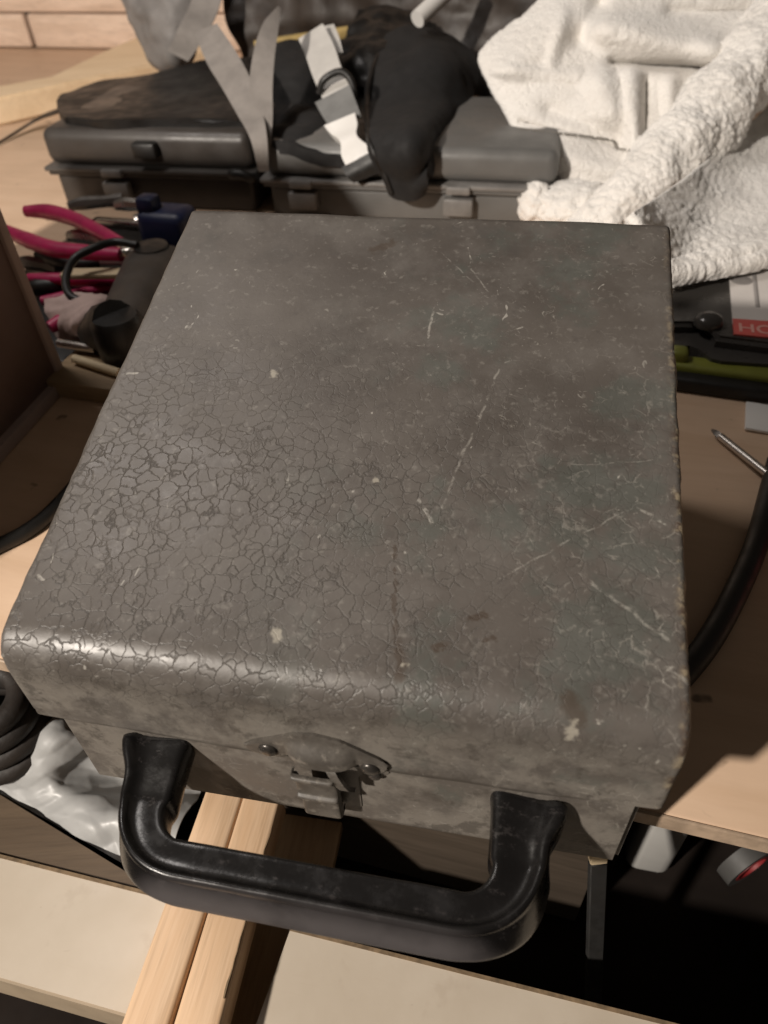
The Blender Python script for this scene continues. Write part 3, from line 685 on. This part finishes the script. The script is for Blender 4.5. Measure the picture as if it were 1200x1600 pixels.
# black tray under the pile and cream stick
c = at(150, 440, 0.0); o = tag(MB().add(*rbox((0, 0, .006), (.23, .34, .010), .003)).build('tool_tray', M['rubber']), 'flat black tray beneath the pliers and clamp', 'tray'); o.location = (c[0]+.02, c[1]-.02, .0005); o.rotation_euler.z = -.3
a = at(98, 428, .045); b = at(196, 427, .045)
o = tag(MB().add(*rbox((0, 0, 0), (np.linalg.norm(b-a), .017, .006), .0015)).build('folding_rule', M['cream']), 'short cream folding rule inside the cable tie loop', 'rule'); o.location = (a+b)/2; o.rotation_euler.z = math.atan2((b-a)[1], (b-a)[0])
# crumpled pinkish glove
bag('work_glove', [[(70, 470, .035), (110, 462, .045), (150, 460, .05), (175, 466, .045)], [(75, 490, .03), (115, 486, .05), (145, 482, .06), (172, 486, .045)],
                   [(85, 512, .02), (112, 510, .04), (135, 508, .045), (150, 508, .03)], [(92, 532, .005), (112, 532, .012), (130, 532, .012), (140, 530, .005)]],
    'crumpled pinkish white work glove beside the brown box', .004, .004, 'pinkcloth', 3, 40, 40)
# tan wooden block with pale rod on it
c = at(165, 605, .0); c2 = at(148, 575, .02)
o = tag(empty('tan_block', (c2[0]+.012, c2[1], 0), -.32), 'tan wooden block between the brown box and the case', 'wood block')
MB().add(*rbox((0, 0, .0095), (.105, .062, .018), .0025)).build('block', M['tan'], o)
a = at(116, 560, .024); b = at(187, 583, .024)
tag(MB().add(*tube([a, (a+b)/2, b], .0042, 10, 8)).build('pale_rod', M['cream'], loc=tuple((a+b)/2)), 'pale wooden rod lying on the tan block', 'rod')
a = at(92, 536, .026); b = at(150, 545, .026)
tag(MB().add(*tube([a, (a+b)/2, b], .0046, 10, 8)).build('steel_rod', M['steel'], loc=tuple((a+b)/2)), 'bright steel rod below the crumpled glove', 'rod')

# ================================================================== BACK: LONG PLASTIC CASE AND WHAT LIES ON IT
def plastic_case(pa, pb, KD, hl, hu, label, m_shell, m_rim, latches, clasp=None):
    """hard plastic case standing on the bench, front foot from pixel pa to pb; hl, hu = heights of the lower and upper shell"""
    K0 = at(*pa, 0); K1 = at(*pb, 0); KY = math.atan2((K1-K0)[1], (K1-K0)[0]); KW = np.linalg.norm((K1-K0)[:2])
    kc = tag(empty('tool_case', tuple(K0), KY), label, 'tool case')
    kx = np.array([math.cos(KY), math.sin(KY), 0]); ky = np.array([-math.sin(KY), math.cos(KY), 0])
    def kl(px, py, yy):
        d = FW + RT*(px-600)/FPX + UP*(800-py)/FPX; t = (yy-(CAM-K0)@ky)/(d@ky); return (CAM+d*t-K0)@kx
    MB().add(*rbox((KW/2, KD/2, hl/2), (KW, KD, hl), .006, 3)).build('lower_shell', m_shell, kc)
    MB().add(*rbox((KW/2, KD/2, hl+.011+hu/2), (KW+.010, KD+.006, hu), .013, 4)).build('upper_shell', m_shell, kc)
    MB().add(*rbox((KW/2, KD/2, hl+.0082), (KW+.018, KD+.022, .0060), .002, 2)).build('rim', m_rim, kc)
    MB().add(*rbox((KW/2, KD/2, hl+.0020), (KW+.012, KD+.014, .0055), .002, 2)).build('rim', m_shell, kc)
    for px in latches:
        x = kl(px, 290, -.012)
        MB().add(*rbox((x, -.008, hl*.62), (.038, .014, .022), .003, 2)).build('latch', M['case_light'], kc)
        MB().add(*rbox((x, -.010, hl+.006), (.030, .012, .010), .002, 2)).build('latch_hook', M['case_light'], kc)
    if clasp:
        x = kl(clasp, 216, -.01); MB().add(*rbox((x, -.008, hl+.036), (.034, .018, .020), .004, 2)).build('clasp', M['rubber'], kc)
    return kc, kl
kc, kl = plastic_case((104, 320), (402, 332), .22, .044, .046, 'dark brownish grey plastic tool case under the limp black pouch', M['case_dark'], M['case'], (180,), 222)
x = kl(385, 262, -.01)
MB().add(*tube([(x-.016, -.004, .052), (x-.016, -.024, .058), (x-.002, -.028, .060), (x+.010, -.024, .054), (x+.010, -.004, .048)], .006, 10, 24)).build('handle_bracket', M['rubber'], kc)
kc2, kl2 = plastic_case((428, 336), (855, 356), .23, .040, .040, 'lighter grey plastic tool case partly covered by black cloth beside the towel', M['case_grey'], M['case_light'], (470, 716))

def yf(px, out=.03): return .922-.178*(px-104)/741-out   # depth of the tool case's front at that column
def cloth(name, rows, label, cat, mat, th=.006, amp=.004, scale=14, seed=0, nu=44, nv=44, group=None):
    G = [[aty(x, y, d) for x, y, d in r] for r in rows]
    V, F = sheet(G, nu, nv, th, fbm(scale, amp, seed)); V = np.array(V); c = V.mean(0); c[2] = V[:, 2].min()
    return tag(MB().add(V, F).build(name, M[mat], loc=tuple(c)), label, cat, group)
cloth('black_pouch', [[(100, 150, 1.165), (170, 128, 1.225), (250, 118, 1.225), (330, 100, 1.205), (410, 95, 1.165)],
                      [(92, 165, 1.085), (170, 148, 1.125), (250, 138, 1.125), (330, 128, 1.115), (415, 125, 1.085)],
                      [(92, 178, 1.005), (170, 174, 0.995), (250, 164, 0.995), (330, 162, 0.995), (415, 160, 0.975)],
                      [(100, 186, 0.945), (170, 190, 0.915), (250, 188, 0.915), (330, 190, 0.895), (412, 195, 0.895)],
                      [(108, 190, 0.930), (170, 196, 0.900), (250, 196, 0.895), (330, 197, 0.880), (410, 204, 0.875)]],
      'limp black coated pouch with a shiny crease lying on the left of the tool case', 'pouch', 'black_shiny', .012, .005, 9, 2)
# grey nylon bag hanging at the top
cloth('grey_bag', [[(170, -60, 1.34), (230, -70, 1.30), (290, -70, 1.28), (350, -60, 1.3)], [(192, -5, 1.32), (235, 0, 1.26), (285, 0, 1.25), (335, 5, 1.3)],
                   [(215, 40, 1.31), (245, 45, 1.25), (280, 50, 1.24), (312, 50, 1.29)], [(240, 85, 1.30), (255, 92, 1.26), (275, 95, 1.25), (296, 90, 1.28)], [(256, 104, 1.30), (264, 106, 1.28), (274, 107, 1.27), (284, 104, 1.28)]],
      'grey nylon bag drooping to a point over the pale timber', 'bag', 'grey_cloth', .01, .014, 12, 5)
def pixribbon(name, pts, w, label, mat, cat='strap', th=.0025, n=40, group=None):
    """webbing strap through (px, py, y) points; w = half-width vectors per point as (dx, dy) pixels"""
    G = [[aty(x-a, y-b, d), aty(x, y, d), aty(x+a, y+b, d)] for (x, y, d), (a, b) in zip(pts, w)]
    V, F = sheet(G, n, 7, th, fbm(20, .0015, 1)); V = np.array(V); c = V.mean(0); c[2] = V[:, 2].min()
    return tag(MB().add(V, F).build(name, M[mat], loc=tuple(c)), label, cat, group)
GS = 'grey webbing straps over the tool case'
pixribbon('webbing_strap', [(330, -30, 1.28), (318, 15, 1.24), (300, 50, 1.20), (278, 88, 1.20)], [(24, 0), (22, 4), (20, 8), (16, 8)], 'grey webbing strap across the drooping grey bag', 'strap', group=GS)
pixribbon('webbing_strap', [(322, 45, 1.06), (345, 88, .99), (368, 128, .925), (390, 175, .872), (404, 215, yf(404, .028)), (412, 268, yf(410, .035))], [(17, -8), (22, -10), (22, -8), (19, -5), (13, -2), (8, 0)],
          'long grey webbing strap slanting down the tool case front', 'strap', group=GS)
pixribbon('webbing_strap', [(436, 12, .985), (422, 45, .945), (412, 90, .91), (408, 140, .88), (412, 190, .852), (412, 250, yf(412, .03))], [(2, 2), (12, 6), (17, 2), (18, 0), (14, 0), (7, 0)],
          'twisted grey webbing loop standing up like a leaf before the black cloth', 'strap', group=GS)
# black bag parts in the middle
cloth('black_bag', [[(420, 75, 1.12), (470, 65, 1.14), (520, 62, 1.15), (570, 60, 1.16), (600, 70, 1.16)], [(415, 130, 1.04), (470, 120, 1.03), (520, 115, 1.06), (570, 120, 1.08), (600, 130, 1.08)],
                    [(415, 190, .96), (470, 180, .95), (520, 185, .96), (560, 190, .98), (590, 200, .98)], [(425, 225, yf(425, .01)), (470, 240, yf(470, .02)), (510, 255, yf(510, .02)), (555, 255, yf(555, .02)), (585, 245, yf(585, .01))]],
      'slumped black cloth bag under the buckled strap', 'bag', 'black_cloth', .014, .012, 12, 9)
cloth('knee_pad', [[(598, 70, 1.10), (640, 50, 1.12), (690, 60, 1.12), (735, 85, 1.10)], [(580, 110, 1.02), (630, 105, .99), (690, 100, .99), (742, 120, 1.04)],
                   [(572, 170, .95), (625, 165, .91), (680, 160, .92), (730, 165, .98)], [(578, 222, yf(578, .02)), (615, 222, yf(615, .04)), (655, 220, yf(655, .03)), (695, 213, .88)],
                   [(600, 270, yf(600)), (622, 280, yf(620, .04)), (648, 280, yf(645, .04)), (674, 262, yf(668, .03))], [(612, 302, yf(612)), (628, 310, yf(628, .036)), (645, 310, yf(645, .036)), (662, 298, yf(658))]],
      'thick black padded cloth folded over the tool case, long piece tapering downwards', 'knee pad', 'black_cloth', .014, .005, 12, 4)
kp = bpy.data.objects['knee_pad']
ps = [(598, 72, 1.085), (581, 112, 1.0), (574, 165, .93), (578, 222, yf(578, .035)), (600, 270, yf(600, .042)), (612, 302, yf(612, .042))]
V, F = tube([aty(*p) for p in ps], .0036, 8, 40)
o = MB().add(np.array(V)-np.array(kp.location), F).build('binding', M['black_shiny'], None); o.parent = kp
cloth('black_glove', [[(560, 20, 1.20), (600, 15, 1.20), (640, 25, 1.20), (680, 40, 1.2)], [(545, 60, 1.14), (590, 55, 1.12), (640, 60, 1.12), (690, 70, 1.14)],
                      [(530, 95, 1.08), (580, 95, 1.06), (620, 98, 1.06), (650, 100, 1.08)], [(545, 135, 1.04), (575, 138, 1.02), (605, 136, 1.02), (625, 132, 1.04)]],
      'black work glove between the buckled strap and the padded cloth', 'glove', 'black_shiny', .012, .010, 18, 6)
# dark leather bag at the back
cloth('leather_bag', [[(340, -90, 1.36), (500, -90, 1.34), (680, -80, 1.30), (860, -80, 1.24), (1010, -80, 1.2)], [(350, -20, 1.34), (500, -25, 1.30), (680, -20, 1.26), (860, -20, 1.20), (1000, -20, 1.18)],
                      [(360, 30, 1.33), (500, 25, 1.27), (680, 25, 1.24), (850, 35, 1.18), (960, 40, 1.16)], [(380, 75, 1.32), (500, 60, 1.28), (680, 75, 1.22), (830, 95, 1.15), (930, 100, 1.13)],
                      [(390, 130, 1.31), (500, 130, 1.26), (680, 140, 1.2), (810, 165, 1.08), (880, 170, 1.06)]],
      'dark brown leather bag slumped at the back of the bench', 'bag', 'leather', .014, .022, 9, 8, 60, 60)
# worn yellow ruler edge
a = aty(398, 74, 1.20); b = aty(588, 44, 1.22); u = b-a; L = np.linalg.norm(u)
o = tag(empty('yellow_level', tuple(a)), 'worn yellow straightedge poking out behind the black cloth', 'straightedge')
Vx, Fx = rbox((L/2, 0, 0), (L, .012, .016), .002, 2); Mx = frame(a, u, (0, -.3, 1)); MB().add((np.c_[np.array(Vx), np.ones(len(Vx))] @ Mx.T)[:, :3], Fx).build('bar', M['yellow'], o, loc='world')
# white rod at the top
a = aty(652, 30, 1.06); b = aty(712, -26, 1.12)
tag(MB().add(*tube([a, (a+b)/2, b], .0115, 14, 8)).build('white_rod', M['white'], loc=tuple((a+b)/2)), 'white plastic rod poking out above the padded black cloth', 'rod')
# pale strap with slider and side-release clip
o = tag(empty('buckled_strap', tuple(aty(545, 180, .90))), 'pale grey strap with a slider and a side release clip lying on black cloth', 'strap')
def pr(name, pts, w, mat, th=.003, n=30):
    G = [[aty(x-a, y-b, d), aty(x, y, d), aty(x+a, y+b, d)] for (x, y, d), (a, b) in zip(pts, w)]
    return MB().add(*sheet(G, n, 7, th)).build(name, M[mat], o, loc='world')
pr('webbing', [(486, 50, 1.03), (500, 80, .985), (512, 115, .94), (528, 150, .90)], [(19, -12), (22, -9), (22, -8), (22, -9)], 'strap_pale')
pr('webbing', [(508, 42, 1.05), (516, 62, 1.02), (524, 86, .99)], [(14, -3), (14, -3), (12, -3)], 'strap_pale')
pr('webbing_end', [(520, 148, .895), (530, 170, .87), (540, 190, .84)], [(27, -14), (26, -12), (24, -10)], 'strap_mid', .004)
pr('clip', [(532, 190, .838), (540, 206, .825), (546, 220, .812), (555, 238, .80), (561, 252, .79)], [(24, -10), (20, -8), (13, -5), (20, -8), (19, -9)], 'white', .010)
pr('clip_socket', [(561, 250, .792), (568, 262, .786), (573, 276, .785)], [(25, -14), (26, -12), (20, -8)], 'rubber', .012)
sl = [aty(x, y, d) for x, y, d in [(498, 146, .91), (506, 125, .91), (530, 112, .91), (546, 122, .905), (553, 145, .895), (548, 168, .885)]]
MB().add(*tube(sl, .0045, 10, 30)).build('slider', M['rubber'], o, loc='world')
# cable loops to the right of it
for i, (cx, cy, rx, ry, dd) in enumerate([(762, 196, 48, 30, .98), (752, 205, 52, 26, .965)]):
    pts = [aty(cx+rx*math.cos(t), cy+ry*math.sin(t), dd-.02*math.sin(t)) for t in np.linspace(-2.2, 3.3, 16)]
    cable('thin_cable', pts, .0032 if i else .0042, ['thin black cable loop nearest the towel on the tool case', 'lower thin black cable loop on the tool case front'][i], 60)
a = aty(765, 180, .95); b = aty(800, 168, .97)
tag(MB().add(*tube([a, (a+b)/2, b], .005, 10, 8)).build('cable_plug', M['steel_dark'], loc=tuple(a)), 'dull metal plug at the end of the thin cable by the towel', 'plug')
# brown strap at the left edge of the tool case
pts = [at(-25, 238, .004), at(20, 210, .006), at(60, 185, .02), at(95, 172, .05)]
tag(MB().add(*ribbon(pts, np.array([.004, .030, 0]), .004, 30)).build('leather_strap', M['leather'], loc=tuple(np.mean(pts, 0))), 'dark leather strap trailing from the left end of the tool case', 'strap')

# ================================================================== TOWEL
def segd(px, py, x0, y0, x1, y1):
    dx, dy = x1-x0, y1-y0; t = max(0, min(1, ((px-x0)*dx+(py-y0)*dy)/(dx*dx+dy*dy))); return math.hypot(px-x0-dx*t, py-y0-dy*t), t
FOLDS = [(930, 40, 1110, 80, 26, .030), (1110, 80, 1180, 60, 24, .022), (960, 100, 1110, 104, 11, -.030), (985, 120, 995, 250, 13, .020), (1008, 130, 1006, 240, 7, -.014),
         (1045, 130, 1050, 230, 12, .014), (905, 60, 935, 10, 16, -.022), (870, 50, 800, 100, 26, .012), (940, 130, 955, 170, 26, .020), (860, 175, 960, 215, 16, -.010),
         (830, 235, 985, 275, 16, .010), (815, 190, 990, 238, 6, -.007), (880, 25, 860, 100, 10, .008), (1050, 20, 1180, 20, 14, -.014), (780, 110, 900, 120, 10, .007)]
def towel_relief(px, py):
    s = 0
    for x0, y0, x1, y1, w, h in FOLDS:
        d, t = segd(px, py, x0, y0, x1, y1); s += h*math.exp(-(d/w)**2)
    return s
R1 = [[(900, -50), (965, -65), (1040, -65), (1120, -65), (1230, -65)], [(850, 0), (920, -5), (1010, -2), (1100, 0), (1215, 0)], [(792, 46), (880, 40), (980, 50), (1080, 55), (1180, 55)],
      [(750, 86), (850, 90), (940, 95), (1040, 95), (1140, 100)], [(766, 132), (850, 140), (930, 150), (1015, 150), (1100, 155)], [(790, 178), (860, 190), (930, 200), (1005, 203), (1075, 208)],
      [(812, 225), (870, 238), (930, 248), (990, 255), (1040, 262)], [(838, 268), (880, 287), (920, 300), (960, 308), (1000, 320)]]
g = crom(np.array(R1, float), 110); g = np.swapaxes(crom(np.swapaxes(g, 0, 1), 110), 0, 1)
G = np.zeros((110, 110, 3))
for i in range(110):
    for j in range(110):
        px, py = g[i, j]; y = .79+.20*(300-py)/330-towel_relief(px, py)*1.1-.03*math.sin(math.pi*j/109)**.6
        G[i, j] = aty(px, py, y)
def terry(amp):
    return lambda v: amp*(nz(v, 150, 1)+.6*nz(v, 300, 5))*max(0, min(1, .5+2.5*nz(v, 9, 4)))+.005*nz(v, 15, 8)
tw = MB(); tw.add(*sheet(G, 110, 110, .008, terry(.0016), interp=False))
# the thick diagonal roll
roll = crom(np.array([aty(1235, 20, .93), aty(1172, 100, .86), aty(1114, 175, .795), aty(1060, 240, .745), aty(1000, 300, .705), aty(945, 345, .685), aty(900, 380, .68)]), 300)
V, F = tube(roll, np.interp(np.linspace(0, 1, 300), [0, .25, .5, .75, 1], [.050, .043, .045, .036, .030]), 120, None)
V = np.array(V); ax = np.repeat(roll, 120, 0); dv = V-ax; V = V+dv*np.array([(.24*nz(v, 17, 2)+.10*nz(v, 42, 6)+.05*nz(v, 130, 4)+.055*nz(v, 230, 9)) for v in V])[:, None]
tw.add(V, F)
# the lower right fall with its turned hem
R3 = [[(1330, 60, .09), (1240, 130, .085), (1150, 212, .08), (1060, 285, .09), (985, 335, .12)], [(1330, 150, .075), (1230, 210, .065), (1150, 268, .062), (1075, 322, .07), (1000, 360, .11)],
      [(1320, 235, .062), (1222, 285, .052), (1150, 326, .05), (1082, 366, .058), (1010, 392, .09)], [(1300, 315, .056), (1215, 346, .052), (1146, 374, .052), (1083, 399, .056), (1020, 415, .07)],
      [(1290, 368, .054), (1208, 394, .053), (1146, 410, .053), (1088, 421, .056), (1030, 430, .06)], [(1288, 390, .044), (1206, 411, .043), (1146, 425, .043), (1092, 434, .046), (1035, 440, .05)]]
G3 = [[at(*p) for p in r] for r in R3]
tw.add(*sheet(G3, 90, 110, .010, lambda v: .0018*nz(v, 160, 1)+.009*nz(v, 13, 6)))
hem = crom(np.array([at(1015, 428, .056), at(1085, 416, .053), at(1140, 405, .052), at(1205, 390, .052), at(1285, 366, .053)]), 80)
V, F = tube(hem, .0125, 26, None); V = np.array(V); ax = np.repeat(hem, 26, 0); dv = V-ax; V = V+dv*np.array([.18*nz(v, 60, 2)+.10*nz(v, 170, 4) for v in V])[:, None]; tw.add(V, F)
# small bunched end under the big fold
bm = bmesh.new(); bmesh.ops.create_icosphere(bm, subdivisions=5, radius=1); V, F = bmgeo(bm); V = np.array(V)
for c, s in ((aty(838, 318, .745), (.022, .03, .026)), (aty(895, 322, .735), (.05, .04, .028))):
    Vb = V*np.array(s)*(1+np.array([.16*nz(v, 3.0, c[0]*9)+.05*nz(v, 9, 3) for v in V]))[:, None]+c; tw.add(Vb, F)
c = np.array([.40, .72, 0]); towel = tag(tw.build('towel', M['towel'], loc=tuple(c), angle=3.2), 'crumpled white terry towel with thick folds heaped on the bench behind the case', 'towel')
towel_obj = towel
# woven hem band and its stitch row: parts of the towel
st = MB()
for t in np.linspace(0, 1, 46):
    i = 88-int(0*t); j = int(3+t*100); p = G[86, j]; q = G[86, min(j+1, 109)]; n_ = np.cross(G[87, j]-G[85, j], q-p); n_ /= np.linalg.norm(n_)
    if n_[1] > 0: n_ = -n_
    e = (q-p)/np.linalg.norm(q-p); st.add(*rbox(tuple(p+n_*.0078), (.0030, .0040, .0016), 0))
o = st.build('stitching', plain('grey_thread', (.26, .24, .215), .8), None, loc=tuple(c)); o.parent = towel; o.location = (0, 0, 0); o['kind'] = 'stuff'

# ================================================================== RIGHT: PACKED TOOL, LEVEL, SCREWDRIVER
# moulded pack lying on the bench, top about 3 cm up
a = at(1060, 560, .022); b = at(1215, 585, .022); PKY = math.atan2((b-a)[1], (b-a)[0])
P0 = at(1090, 530, .03)
pk = tag(empty('blister_pack', (P0[0], P0[1], 0), PKY), 'smoky plastic tool pack with a white and red printed card right of the case', 'package')
pinv = Matrix.Rotation(-PKY, 3, 'Z')
def pl_(px, py, z): return np.array((pinv @ (Vector(at(px, py, z))-Vector((P0[0], P0[1], 0))))[:])
ol = [pl_(x, y, .024)[:2] for x, y in [(1000, 545), (1078, 540), (1092, 546), (1112, 560), (1128, 564), (1215, 570), (1260, 575), (1260, 380), (1000, 380)]]
MB().add(*prism([tuple(p) for p in ol], .004, .024)).build('tray', M['blister'], pk, smooth=False)
ol = [pl_(x, y, .034)[:2] for x, y in [(1000, 505), (1085, 505), (1098, 500), (1112, 512), (1120, 527), (1260, 545), (1260, 400), (1000, 400)]]
bm = bmesh.new(); v_, f_ = prism([tuple(p) for p in ol], .0245, .034)
bv = [bm.verts.new(v) for v in v_]; [bm.faces.new([bv[i] for i in f]) for f in f_]
bmesh.ops.bevel(bm, geom=[e for e in bm.edges if e.verts[0].co.z > .03 and e.verts[1].co.z > .03], offset=.004, segments=3, affect='EDGES')
MB().add(*bmgeo(bm)).build('blister', M['blister'], pk, smooth=True, angle=.6)
V, F = lathe([(.013, 0), (.013, .004), (.011, .008), (.006, .0105), (.0004, .011)], 24); q = pl_(1106, 506, .034); MB().add(V+np.array([q[0], q[1], .0335]), F).build('bump', M['blister'], pk)
# printed card on top: real flat card lying on the blister
zc = .0355
cw = [pl_(x, y, zc) for x, y in [(1145, 505), (1260, 512), (1252, 418), (1139, 422)]]
MB().add(*prism([tuple(p[:2]) for p in cw], .0342, zc)).build('card', M['label_white'], pk, smooth=False)
cr = [pl_(x, y, zc) for x, y in [(1147, 522), (1262, 533), (1260, 506), (1144.5, 498)]]
MB().add(*prism([tuple(p[:2]) for p in cr], .0343, zc+.0003)).build('red_band', M['label_red'], pk, smooth=False)
def text(name, body, px, py, z, size, mat, rot=0.0, parent=pk):
    cu = bpy.data.curves.new(name, 'FONT'); cu.body = body; cu.size = size; cu.extrude = .00012
    cu.offset = size*.012
    t = bpy.data.objects.new(name, cu); COL.objects.link(t); dg = bpy.context.evaluated_depsgraph_get()
    me = bpy.data.meshes.new_from_object(t.evaluated_get(dg)); bpy.data.objects.remove(t); bpy.data.curves.remove(cu)
    o = bpy.data.objects.new(name, me); me.materials.append(M[mat]); COL.objects.link(o); o.parent = parent
    p = pl_(px, py, z); o.location = (p[0], p[1], z); o.rotation_euler = (0, 0, rot); return o
ra = math.atan2(*(cr[1]-cr[0])[1::-1][:2]) if False else math.atan2((cr[1]-cr[0])[1], (cr[1]-cr[0])[0])
text('lettering', 'HOOD', 1153, 517, zc+.0005, .021, 'ink_pale', ra)
text('lettering', '1300l', 1203, 418, zc+.0003, .017, 'ink_dark', ra-math.pi/2+.06)
q = pl_(1158, 438, zc); V, F = lathe([(.0105, 0), (.0105, .0003), (.0102, .00035), (.0001, .00035)], 24); MB().add(V+np.array([q[0], q[1], zc+.00005]), F).build('emblem', M['ink_grey'], pk)
q0, q1 = pl_(1178, 425, zc), pl_(1184, 480, zc)
MB().add(*tube([(q0[0], q0[1], zc), ((q0+q1)[0]/2, (q0+q1)[1]/2, zc), (q1[0], q1[1], zc)], .0022, 8, 8, flat=.3)).build('tool_print', M['ink_grey'], pk)
# lime green level below it, with black end
a = at(1038, 574, .010); b = at(1230, 600, .010); u = b-a; L = np.linalg.norm(u)
o = tag(empty('lime_level', tuple(a-np.array([0, 0, .010])), math.atan2(u[1], u[0])), 'lime green and black tool body half under the smoky pack', 'tool')
MB().add(*rbox((L/2, 0, .0115), (L, .020, .018), .004, 3)).build('body', M['lime'], o)
MB().add(*rbox((L/2, -.014, .0075), (L*1.02, .018, .014), .004, 3)).build('grip', M['rubber'], o)
MB().add(*rbox((L*.09, .002, .0205), (L*.16, .016, .020), .005, 3)).build('end_block', M['lime'], o)
# screwdriver: shaft with cross tip, handle beyond the picture edge
a = at(1112, 671, .006); b = at(1262, 790, .012); u = (b-a)/np.linalg.norm(b-a)
o = tag(empty('screwdriver', (a[0], a[1], 0)), 'cross tip screwdriver with a bright steel shaft lying on the bench right of the case', 'screwdriver')
MB().add(*tube([a+u*.011, a+u*.05, b], .0030, 12, 12)).build('shaft', M['steel'], o, loc='world')
MB().add(*tube([a, a+u*.003, a+u*.008, a+u*.0112], [.0008, .0022, .0034, .0030], 4)).build('tip', M['steel_dark'], o, loc='world')
MB().add(*tube([b, b+u*.01, b+u*.05, b+u*.09, b+u*.1], [.007, .011, .013, .012, .006], 14, 24)).build('grip', M['red'], o, loc='world')
c = at(1215, 655, .004); o = tag(MB().add(*rbox((0, 0, .002), (.05, .04, .0035), .0012)).build('white_card', M['white']), 'small white card at the picture edge above the screwdriver', 'card'); o.location = (c[0], c[1], 0.0005); o.rotation_euler.z = -.4

# ================================================================== BACK WALL AND TIMBER
wl = tag(empty('timber_wall', tuple(B0+eby*1.62+ebx*-.2), BY), 'wall of rough pale timber boards behind the bench', 'wall')
for r in range(8):
    for s in range(4):
        x0 = -1.75+s*.62+(.3 if r % 2 else 0); h = .071
        MB().add(*rbox((x0+.305, .012+.004*random.random(), .002+r*(h+.003)+h/2), (.608, .024, h), .006, 2)).build('plank', M['wall'], wl)
MB().add(*rbox((1.1, .01, .3), (1.2, .02, .6), .002)).build('dark_panel', M['wall_dark'], wl)
zt = .046; q = [at(x, y, zt) for x, y in [(-90, 168), (0, 152), (270, 92), (330, 78), (300, 28), (245, 44), (160, 82), (84, 120), (-90, 150)]]
o = tag(empty('pale_timber', tuple(q[1]*np.array([1, 1, 0]))), 'smooth pale timber lying across the bench in front of the rough wall', 'timber')
m = bmesh.new(); v_, f_ = prism([tuple(p[:2]-q[1][:2]) for p in q[::-1]], .001, zt)
bv = [m.verts.new(v) for v in v_]; [m.faces.new([bv[i] for i in f]) for f in f_]
bmesh.ops.bevel(m, geom=[e for e in m.edges if abs(e.verts[0].co.z-e.verts[1].co.z) < .01], offset=.004, segments=2, affect='EDGES')
MB().add(*bmgeo(m)).build('beam', M['beam'], o, angle=.5)
